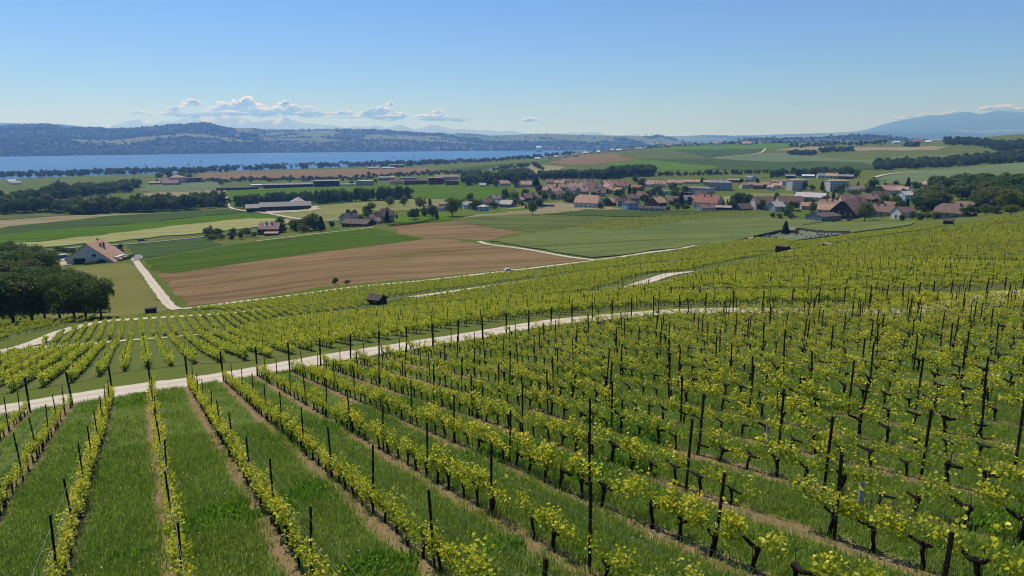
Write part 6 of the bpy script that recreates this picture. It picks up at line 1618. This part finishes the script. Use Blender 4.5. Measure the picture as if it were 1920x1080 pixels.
# ------------------------------------------------------------------ vineyard huts, cemetery
M_hut = simple('hut_board', (.045,.03,.025), (.025,.018,.016), 3); M_hutr = simple('hut_roof', (.075,.06,.06), (.05,.042,.042), 1.5)
def hut(u, v, l, w, h, rel, label, rc=None, flat=False, wc=None):
    p, az = uvat(u, v); e = empty('vineyard_hut', p, math.radians(rel) - az); tag(e, label, 'hut')
    m = MB(); rh = 0 if flat else w*.3
    if flat: m.box(-l/2, l/2, -w/2, w/2, -1, h)
    else:
        poly = [(-w/2,-1),(w/2,-1),(w/2,h),(0,h+rh),(-w/2,h)]; k = 5
        m.add([(-l/2,q[0],q[1]) for q in poly]+[(l/2,q[0],q[1]) for q in poly], [tuple(range(k)), tuple(range(9,4,-1))]+[(i,k+i,k+(i+1)%k,(i+1)%k) for i in range(k)])
    obj('wall', m.mesh('wall', wc or M_hut), e)
    r = MB()
    for s in (-1, 1):
        a = [(-l/2-.3,s*(w/2+.4),h-.18+.03),(l/2+.3,s*(w/2+.4),h-.18+.03),(l/2+.3,0,h+rh+.05),(-l/2-.3,0,h+rh+.05)] if not flat else [(-l/2-.3,s*(w/2+.3),h+.02),(l/2+.3,s*(w/2+.3),h+.02),(l/2+.3,0,h+.16),(-l/2-.3,0,h+.16)]
        q = [(x_,y_,z_+.1) for x_,y_,z_ in a]
        r.add(a+q, [(0,3,2,1),(4,5,6,7),(0,1,5,4),(1,2,6,5),(2,3,7,6),(3,0,4,7)] if s < 0 else [(0,1,2,3),(7,6,5,4),(4,5,1,0),(5,6,2,1),(6,7,3,2),(7,4,0,3)])
    obj('roof', r.mesh('roof', rc or M_hutr), e)
    d = MB(); d.box(-.45, .45, -w/2-.04, -w/2+.02, 0, min(1.9, h-.15)); obj('door', d.mesh('door', simple('hut_door', (.06,.04,.03), None, 3)), e)
    return e
hut(707,570,3.4,3.0,1.4,-38,'dark wooden hut with gabled roof among the lower vines')
hut(1467,472,4.0,3.2,2.1,-22,'reddish brown hut above the right hand vines', simple('rust_roof', (.12,.07,.06), None, 2), True, simple('red_board', (.06,.03,.025), None, 3))
hut(1489,474,3.6,2.4,.5,-10,'low pale roofed lean to right of the reddish hut', simple('pale_slab', (.30,.26,.22), None, 2), True)
hut(1553,461,3.6,2.4,.9,-25,'small pale roofed shelter in the upper vines', simple('pale_slab', (.30,.26,.22), None, 2), True)
hut(1778,420,4.2,3.2,1.8,-10,'dark hut at the top edge of the right vine slope')
hut(283,587,2.4,1.8,1.3,10,'small dark shed beside the pasture at left', None, True)
p = hit([1265], [494])[0]; b = MB()
ring = [(math.cos(a)*2.6, math.sin(a)*1.8) for a in np.linspace(0, 6.283, 11)[:-1]]
b.add([(x, y, -.3) for x, y in ring] + [(x*.75, y*.75, .8+.25*math.sin(i*2.1)) for i, (x, y) in enumerate(ring)] + [(0,0,1.25)], [(i,(i+1)%10,10+(i+1)%10,10+i) for i in range(10)] + [(10+i,10+(i+1)%10,20) for i in range(10)])
tag(obj('tarpaulin', b.mesh('tarpaulin', simple('grey_tarp', (.10,.10,.11), None, 1.2, .6), True), None, p), 'dark grey tarpaulin mound in the central vines', 'tarpaulin')
# cemetery
CEM = [(1413,446),(1470,433),(1500,432),(1555,437),(1592,437),(1560,443),(1488,452),(1445,449)]
sheet('cemetery_ground', CEM, simple('grave_gravel', (.13,.135,.075), (.065,.10,.03), .12), .22, 'pale gravel and grass of the walled cemetery')
CW = hit([q[0] for q in CEM], [q[1] for q in CEM]); b = MB()
e = empty('cemetery_wall', CW.mean(0)); tag(e, 'low dark wall and hedge around the cemetery', 'wall')
for i in range(len(CW)):
    a, c = CW[i] - CW.mean(0), CW[(i+1) % len(CW)] - CW.mean(0); d = (c - a)/np.linalg.norm((c-a)[:2]); nrm = np.array([-d[1], d[0], 0])*.25
    h = 1.2 if i in (0, 1, 2, 3) else .45
    m = MB(); up_ = np.array([0,0,h]); dn = np.array([0,0,-.8])
    vs = [a-nrm+dn, c-nrm+dn, c+nrm+dn, a+nrm+dn, a-nrm+up_, c-nrm+up_, c+nrm+up_, a+nrm+up_]
    m.add(vs, [(0,3,2,1),(4,5,6,7),(0,1,5,4),(1,2,6,5),(2,3,7,6),(3,0,4,7)]); obj('wall_section', m.mesh('wall_section', simple('dark_stone', (.05,.05,.05), (.035,.04,.03), .8)), e)
gm = [simple('grave_dark', (.06,.06,.065), None, 2, .4), simple('grave_pale', (.5,.49,.47), None, 2), simple('grave_grey', (.25,.25,.25), None, 2)]
GR = []
for m_ in gm:
    b = MB(); b.box(-.4, .4, -.1, .1, -.2, .75); b.prism([(-.4,.75),(.4,.75),(.25,.92),(-.25,.92)], -.1, .1); b.box(-.42, .42, -1.9, -.1, -.2, .15); GR.append(b.mesh('gravestone', m_))
for q, u in enumerate(sorted(random.uniform(1432, 1578) for _ in range(64))):
    lo = np.interp(u, [1432,1488,1578], [446.5,450,441.5]); hi_ = np.interp(u, [1432,1478,1520,1578], [444,436,434.5,438.5])
    if 1462 < u < 1482: continue
    p = hit([u], [random.uniform(hi_, lo)])[0]
    o = obj('gravestone', GR[q % 3], None, p + np.array([0,0,.2])); o.rotation_euler = (0,0,math.radians(15)+random.uniform(-.1,.1))
    tag(o, ('dark polished','pale','grey')[q % 3] + f' gravestone in the walled cemetery, {nth(q // 3 + 1)} of its colour from the left', 'gravestone', 'cemetery gravestones ' + ('dark','pale','grey')[q % 3])
house(1484,437,5,4,2.4,-15,'grey','wood','small grey roofed chapel behind the cypress',chim=0,floors=1,nwin=1,gwin=False,name='chapel',cat='chapel')

# ------------------------------------------------------------------ vehicles
M_tyre = simple('tyre', (.02,.02,.02), None, 5); M_tyrerim = simple('rim', (.4,.4,.4), None, 5, .4)
def car(u, v, rel, label, colr, van=False, sc=1.0, name='car', up=.1):
    p, az = uvat(u, v); e = empty(name, (p[0], p[1], p[2]+up), math.radians(rel) - az, sc); tag(e, label, 'van' if van else 'car')
    mt = simple('paint_%g_%g_%g' % colr, colr, tuple(x*.92 for x in colr), 1, .3, .5)
    L = 2.4 if van else 2.15; hb = 1.0 if van else .85; ht = 2.0 if van else 1.45
    b = MB(); b.prism([(-L,.3),(L,.3),(L,.75),(L-.15,hb),(-L+.05,hb),(-L,.7)], -.88, .88); obj('body', b.mesh('body', mt), e)
    c = MB()
    c.prism([(-L+.1,hb),(L-(.9 if van else 1.3),hb),(L-(1.35 if van else 2.0),ht),(-L+(.15 if van else .7),ht)], -.78, .78); cb = obj('cabin', c.mesh('cabin', mt), e)
    g = MB(); g.prism([(-L+.4,hb+.06),(L-(1.1 if van else 1.5),hb+.06),(L-(1.45 if van else 2.02),ht-.14),(-L+(.4 if van else .95),ht-.14)], -.8, .8); obj('glass', g.mesh('glass', M_glass), cb)
    for x in (-L*.62, L*.62):
        for y in (-.82, .82):
            w = MB(); k = 12; s = 1 if y > 0 else -1
            w.add([(x+.33*math.cos(6.283*i/k), y-.1, .33+.33*math.sin(6.283*i/k)) for i in range(k)]+[(x+.33*math.cos(6.283*i/k), y+.1, .33+.33*math.sin(6.283*i/k)) for i in range(k)], [tuple(range(k)), tuple(range(2*k-1,k-1,-1))]+[(i,k+i,k+(i+1)%k,(i+1)%k) for i in range(k)])
            wo_ = obj('wheel', w.mesh('wheel', M_tyre), e)
            rm_ = MB(); rm_.add([(x+.2*math.cos(6.283*i/8), y+s*.11, .33+.2*math.sin(6.283*i/8)) for i in range(8)], [tuple(range(8))]); obj('rim', rm_.mesh('rim', M_tyrerim), wo_)
    for y in (-.6, .6):
        h = MB(); h.box(L-.02, L+.03, y-.18, y+.18, .6, .74); obj('headlight', h.mesh('headlight', M_glass_l), e)
car(266,455,6,'dark blue van driving on the road behind the farmhouse',(.03,.06,.20),True,1.0,'van',.8)
car(132,491,-30,'white van parked at the barn door of the farmhouse',(.6,.6,.6),True,1.0,'van',.3)
car(955,510,12,'white car on the long pale track',(.65,.65,.65),False,.8,'car',.25)
car(1593,414,20,'dark blue car beside the grey metal barn',(.04,.05,.16),False,1.1,'car')
car(1295,380,10,'dark car on the school street',(.05,.05,.06),False,1.0,'car',.6); car(1282,381,20,'grey car on the school street',(.2,.2,.2),False,1.0,'car',.6); car(1341,357,-10,'white car parked by the school wall',(.65,.65,.65),False,1.0,'car',.3)
p, az = uvat(117, 485); e = empty('container', p, -az+.2); tag(e, 'blue container with white top in the farmyard', 'container')
b = MB(); b.box(-2.5,2.5,-1.2,1.2,.1,2.3); obj('body', b.mesh('body', simple('blue_steel', (.04,.12,.42), None, 2, .5)), e)
b = MB(); b.box(-2.6,2.6,-1.3,1.3,2.3,2.6); obj('cover', b.mesh('cover', wall_m('white')), e)

# ------------------------------------------------------------------ boats, far white roofs, gas dome
M_sail = simple('sailcloth', (.8,.8,.78), None, 1); M_sailr = simple('red_sailcloth', (.6,.2,.15), None, 1)
for u, v, sl, lb in ((273,312,M_sail,'white sailboat left of the lakeside manor'),(353,310,M_sail,'white sailboat above the lakeside manor'),(376,305,M_sail,'small far white sailboat on the lake'),(484,294,M_sail,'white sailboat close to the far shore'),(739,296,M_sailr,'sailboat with a reddish sail'),(775,297,M_sail,'tiny white boat in the right part of the lake')):
    r_ = ray(u, v); d = CZ / -r_[2]; p = (r_[0]*d, r_[1]*d, 0)
    e = empty('sailboat', p, random.uniform(-.4,.4), 1.15); tag(e, lb, 'sailboat')
    b = MB(); b.add([(-4.5,-1.2,.9),(3,-1.3,.9),(5.5,0,1.2),(3,1.3,.9),(-4.5,1.2,.9),(-4,-.5,-.3),(3,-.4,-.3),(3,.4,-.3),(-4,.5,-.3)], [(0,1,2,3,4),(0,5,6,1),(1,6,2),(2,7,3),(6,7,2),(3,7,8,4),(4,8,5,0),(5,8,7,6)]); obj('hull', b.mesh('hull', wall_m('white')), e)
    b = MB(); b.tube([(0.3,0,.8),(0.3,0,14)], .08, 5); obj('mast', b.mesh('mast', M_wire), e)
    b = MB(); b.add([(0.1,0,1.8),(-4.4,.5,1.9),(0.1,0,13.6),(0.1,.06,1.8),(-4.4,.56,1.9),(0.1,.06,13.6)], [(0,1,2),(5,4,3),(0,2,5,3),(1,0,3,4),(2,1,4,5)]); obj('mainsail', b.mesh('mainsail', sl), e)
    b = MB(); b.add([(0.5,0,1.6),(5.2,.2,1.3),(0.5,0,11),(0.5,.05,1.6),(5.2,.25,1.3),(0.5,.05,11)], [(0,2,1),(3,4,5),(0,3,5,2),(1,4,3,0),(2,5,4,1)]); obj('jib', b.mesh('jib', sl), e)
# greenhouses on the far hills: sit on the relief
us0, tt0, HX, HY, HZ, _ = H_SHORE
def on_hill(u, v):
    j = int(np.argmin(np.abs(us0 - u))); pu, pv, _d = project(np.stack([HX[:, j], HY[:, j], HZ[:, j]], -1)); i = int(np.argmin(np.abs(pv - v)))
    return np.array([HX[i, j], HY[i, j], HZ[i, j]])
for u, v, wpx, lb in ((448,249,30,'broad white greenhouse roofs on the far hill'),(535,265,48,'bright white greenhouse strip above the far shore'),(382,266,44,'thin white greenhouse strip on the far shore bench'),(470,250,16,'small white greenhouse right of the broad roofs'),(540,251,10,'tiny far white greenhouse')):
    p = on_hill(u, v); d = np.hypot(p[0], p[1]); wd = wpx * d / FPX
    e = empty('greenhouse', p, -math.atan2(p[0], p[1])); tag(e, lb, 'greenhouse')
    nb_ = max(3, int(wd/14))
    for q in range(nb_):
        x0 = -wd/2 + wd*q/nb_; x1 = x0 + wd/nb_*.94; b = MB(); b.prism([(x0,-8),(x1,-8),(x1,9),((x0+x1)/2,13),(x0,9)], -30, 50); obj('bay', b.mesh('bay', simple('greenhouse_film', (.75,.75,.73), None, .1, .5)), e)
p = at_depth(1011, 281, 6100.); e = empty('gas_dome', (p[0], p[1], 4), -math.atan2(p[0], p[1])); tag(e, 'large white rounded tank at the end of the lake', 'tank')
b = MB(); ring = []
for i in range(9):
    a = math.pi*i/8; b_r = 24*math.sin(a)**.45 if 0 < i < 8 else .5
    ring.append([( -30*math.cos(a)*1.0, b_r*math.cos(q), 24+ b_r*math.sin(q)) for q in np.linspace(0, 6.283, 13)[:-1]])
vs = [q for rg in ring for q in rg]; b.add(vs, [(i*12+j, i*12+(j+1)%12, (i+1)*12+(j+1)%12, (i+1)*12+j) for i in range(8) for j in range(12)])
obj('tank', b.mesh('tank', simple('white_steel', (.75,.73,.7), None, .05, .5), True), e); b = MB(); b.box(-28,28,-10,10,-6,6); obj('base', b.mesh('base', wall_m('grey')), e)
# distant villages: far too small to count
vb, vm = MB(), [wall_m('cream'), roof_m('brown')]
def far_village(us_, vs_, nn):
    for _ in range(nn):
        p = on_hill(random.gauss(*us_), random.gauss(*vs_)); w = random.uniform(7,12); h = random.uniform(8,13); l = random.uniform(8,14)
        x, y, z = p; vb.box(x-l, x+l, y-w, y+w, z-8, z+h, 0)
        vb.add([(x-l-1,y-w-1,z+h),(x+l+1,y-w-1,z+h),(x+l+1,y,z+h+8),(x-l-1,y,z+h+8),(x+l+1,y+w+1,z+h),(x-l-1,y+w+1,z+h)], [(0,1,2,3),(3,2,4,5),(1,4,2),(0,3,5)], 1)
far_village((730,22),(271,2.5),34); far_village((560,40),(268,3),24); far_village((640,30),(246,1.2),14); far_village((840,40),(279,2),22); far_village((1060,70),(279,2),36); far_village((930,30),(279,2),24)
tag(obj('village_houses', vb.mesh('village_houses', vm)), 'specks of far off village houses across the lake', kind='stuff')
# power pylons on the far ridge
for u, h, wh in ((1197,38,'left'),(1212,42,'middle'),(1222,40,'right')):
    p = on_hill(u, 256); b = MB()
    for sx, sy in ((-1,-1),(1,-1),(1,1),(-1,1)): b.tube([(sx*4,sy*4,-5),(sx*.6,sy*.6,h)], .5, 4)
    for z, w in ((h*.65,9),(h*.8,12),(h*.95,7)): b.box(-w, w, -.4, .4, z, z+.9)
    tag(obj('pylon', b.mesh('pylon', M_wire), None, p), f'thin steel pylon on the far ridge, the {wh} one of three', 'pylon', 'far pylons')
sheet('gravel_patch', [(1840,556),(1880,547),(1925,544),(1990,546),(1990,560),(1900,566)], M_track, .1, 'bare pale gravel turning place at the right edge')

# ------------------------------------------------------------------ cumulus over the alps, behind the haze
def cloud_mat():
    m, t, o = nodes('cloud')
    P = t.nodes.new('ShaderNodeTexCoord').outputs['Object']
    n1 = noise(t, P, .0011, 6, .65)
    a = t.nodes.new('ShaderNodeAttribute'); a.attribute_name = 'dens'
    f = ramp(t, mth(t, 'ADD', mth(t, 'MULTIPLY', a.outputs['Fac'], 1.2), mth(t, 'MULTIPLY', mth(t, 'SUBTRACT', n1, .5), 1.1)), .3, 1.0)
    mx = N(t, 'ShaderNodeBsdfPrincipled', Roughness=1.0)
    mx.inputs['Base Color'].default_value = (.99, .99, .99, 1); mx.inputs['Specular IOR Level'].default_value = 0
    mx.inputs['Subsurface Weight'].default_value = 1.0; mx.inputs['Subsurface Radius'].default_value = (1, 1, 1); mx.inputs['Subsurface Scale'].default_value = 2200.0
    tr = t.nodes.new('ShaderNodeBsdfTransparent')
    m2 = t.nodes.new('ShaderNodeMixShader'); t.links.new(f, m2.inputs[0]); t.links.new(tr.outputs[0], m2.inputs[1]); t.links.new(mx.outputs[0], m2.inputs[2])
    t.links.new(m2.outputs[0], o.inputs['Surface'])
    return m
MC = cloud_mat()
def ico(sub):
    import bmesh
    bm = bmesh.new(); bmesh.ops.create_icosphere(bm, subdivisions=sub, radius=1.0)
    v = np.array([q.co[:] for q in bm.verts]); f = np.array([[q.index for q in p.verts] for p in bm.faces]); bm.free()
    return v, f
IV, IF = ico(4)
CL = [(362,197,20,9,'small bright cloud left of the cloud bank'),(330,205,16,6,'faint cloud puff at the left of the bank'),(262,212,18,5,'faint cloud over the left alps'),(420,205,26,10,'wide cloud above the highest snow peak'),(460,199,26,15,'tallest cumulus tower over the alps'),(490,207,20,9,'low cloud right of the tallest tower'),
      (533,198,12,10,'small cumulus head in the middle'),(560,204,34,10,'broad flat cloud in the middle of the bank'),(520,210,40,9,'pale cloud base in the middle of the bank'),(648,214,18,7,'cloud puff right of the middle bank'),(700,214,28,8,'long low cloud near the centre'),(722,209,20,7,'bright cloud near the centre'),(733,197,7,5,'tiny detached cloud puff'),
      (750,217,18,6,'faint cloud right of the centre'),(806,219,24,7,'low cloud at the right of the bank'),(822,213,11,8,'small cloud tower at the right of the bank'),(845,222,20,4,'thin cloud streak at the right'),(995,226,16,5,'faint lone cloud wisp'),(440,213,70,8,'long pale cloud bank above the snowy alps'),(590,214,50,7,'long pale cloud bank right of the snowy alps'),(700,220,60,6,'thin pale cloud bank near the centre'),(330,216,50,6,'thin pale cloud bank at the left of the alps'),(830,224,50,5,'thin pale cloud bank at the right of the alps')]
for i, (u, v, rw, rh, lb) in enumerate(CL):
    D = 41000.; rh = rh * 1.3; rw = rw * 1.2
    r0 = np.random.default_rng(900+i)
    VV, FF, DN = [], [], []
    k = 9; sc = D / FPX
    for q in range(k):
        x = r0.uniform(-.75, .75); hh = (1 - abs(x)) * r0.uniform(.3, 1.0)
        c = np.array([x*rw, r0.uniform(-.5,.5)*rw*.6, (-.6 + hh)*rh])
        rad = np.array([rw*.36, rw*.36, rh*.62]) * r0.uniform(.75, 1.2)
        nn_ = vnoise(IV[:, 0]*2.2 + 13*q + i, IV[:, 1]*2.2 + IV[:, 2]*2.9, 700+q, 5)
        V = (IV * (1 + .30*nn_[:, None])) * rad + c
        DN.append(np.clip((V[:, 2]/rh + .45)/.9, 0, 1)); FF.append(IF + len(IV)*q); VV.append(V * sc)
    p = at_depth(np.array(u), np.array(v), np.array(D))
    me = mesh_np('cloud', np.vstack(VV), np.vstack(FF), MC, smooth=True, attrs={'dens': ('POINT', 'FLOAT', np.concatenate(DN).astype(np.float32))})
    o = obj('cloud', me, None, p)
    tag(o, lb, 'cloud', 'clouds over the alps')
for i, (u, v, rw, rh, lb) in enumerate([(1700,222,26,5,'thin cloud on the left shoulder of the blue mountain'),(1735,217,22,5,'small cloud behind the mountain ridge'),(1785,212,20,5,'low cloud behind the middle of the ridge'),(1870,203,34,8,'bright cloud on top of the blue mountain'),(1915,206,22,5,'low cloud at the right end of the mountain')]):
    D = 41000.; r0 = np.random.default_rng(950+i); VV, FF, DN = [], [], []; sc = D / FPX
    for q in range(9):
        x = r0.uniform(-.8, .8); c = np.array([x*rw, r0.uniform(-.4,.4)*rw, (-.4 + (1-abs(x))*r0.uniform(.2,.9))*rh - x*rw*(.12 if u < 1800 else 0)*-1])
        nn_ = vnoise(IV[:, 0]*2.2 + 13*q + i, IV[:, 1]*2.2 + IV[:, 2]*2.9, 720+q, 5)
        V = (IV * (1 + .3*nn_[:, None])) * np.array([rw*.34, rw*.34, rh*.5]) + c
        DN.append(np.clip((V[:, 2]/rh + .8)/.9, 0, 1)); FF.append(IF + len(IV)*q); VV.append(V * sc)
    o = obj('cloud', mesh_np('cloud', np.vstack(VV), np.vstack(FF), MC, smooth=True, attrs={'dens': ('POINT', 'FLOAT', np.concatenate(DN).astype(np.float32))}), None, at_depth(np.array(u), np.array(v), np.array(D)))
    tag(o, lb, 'cloud', 'clouds over the mountain')
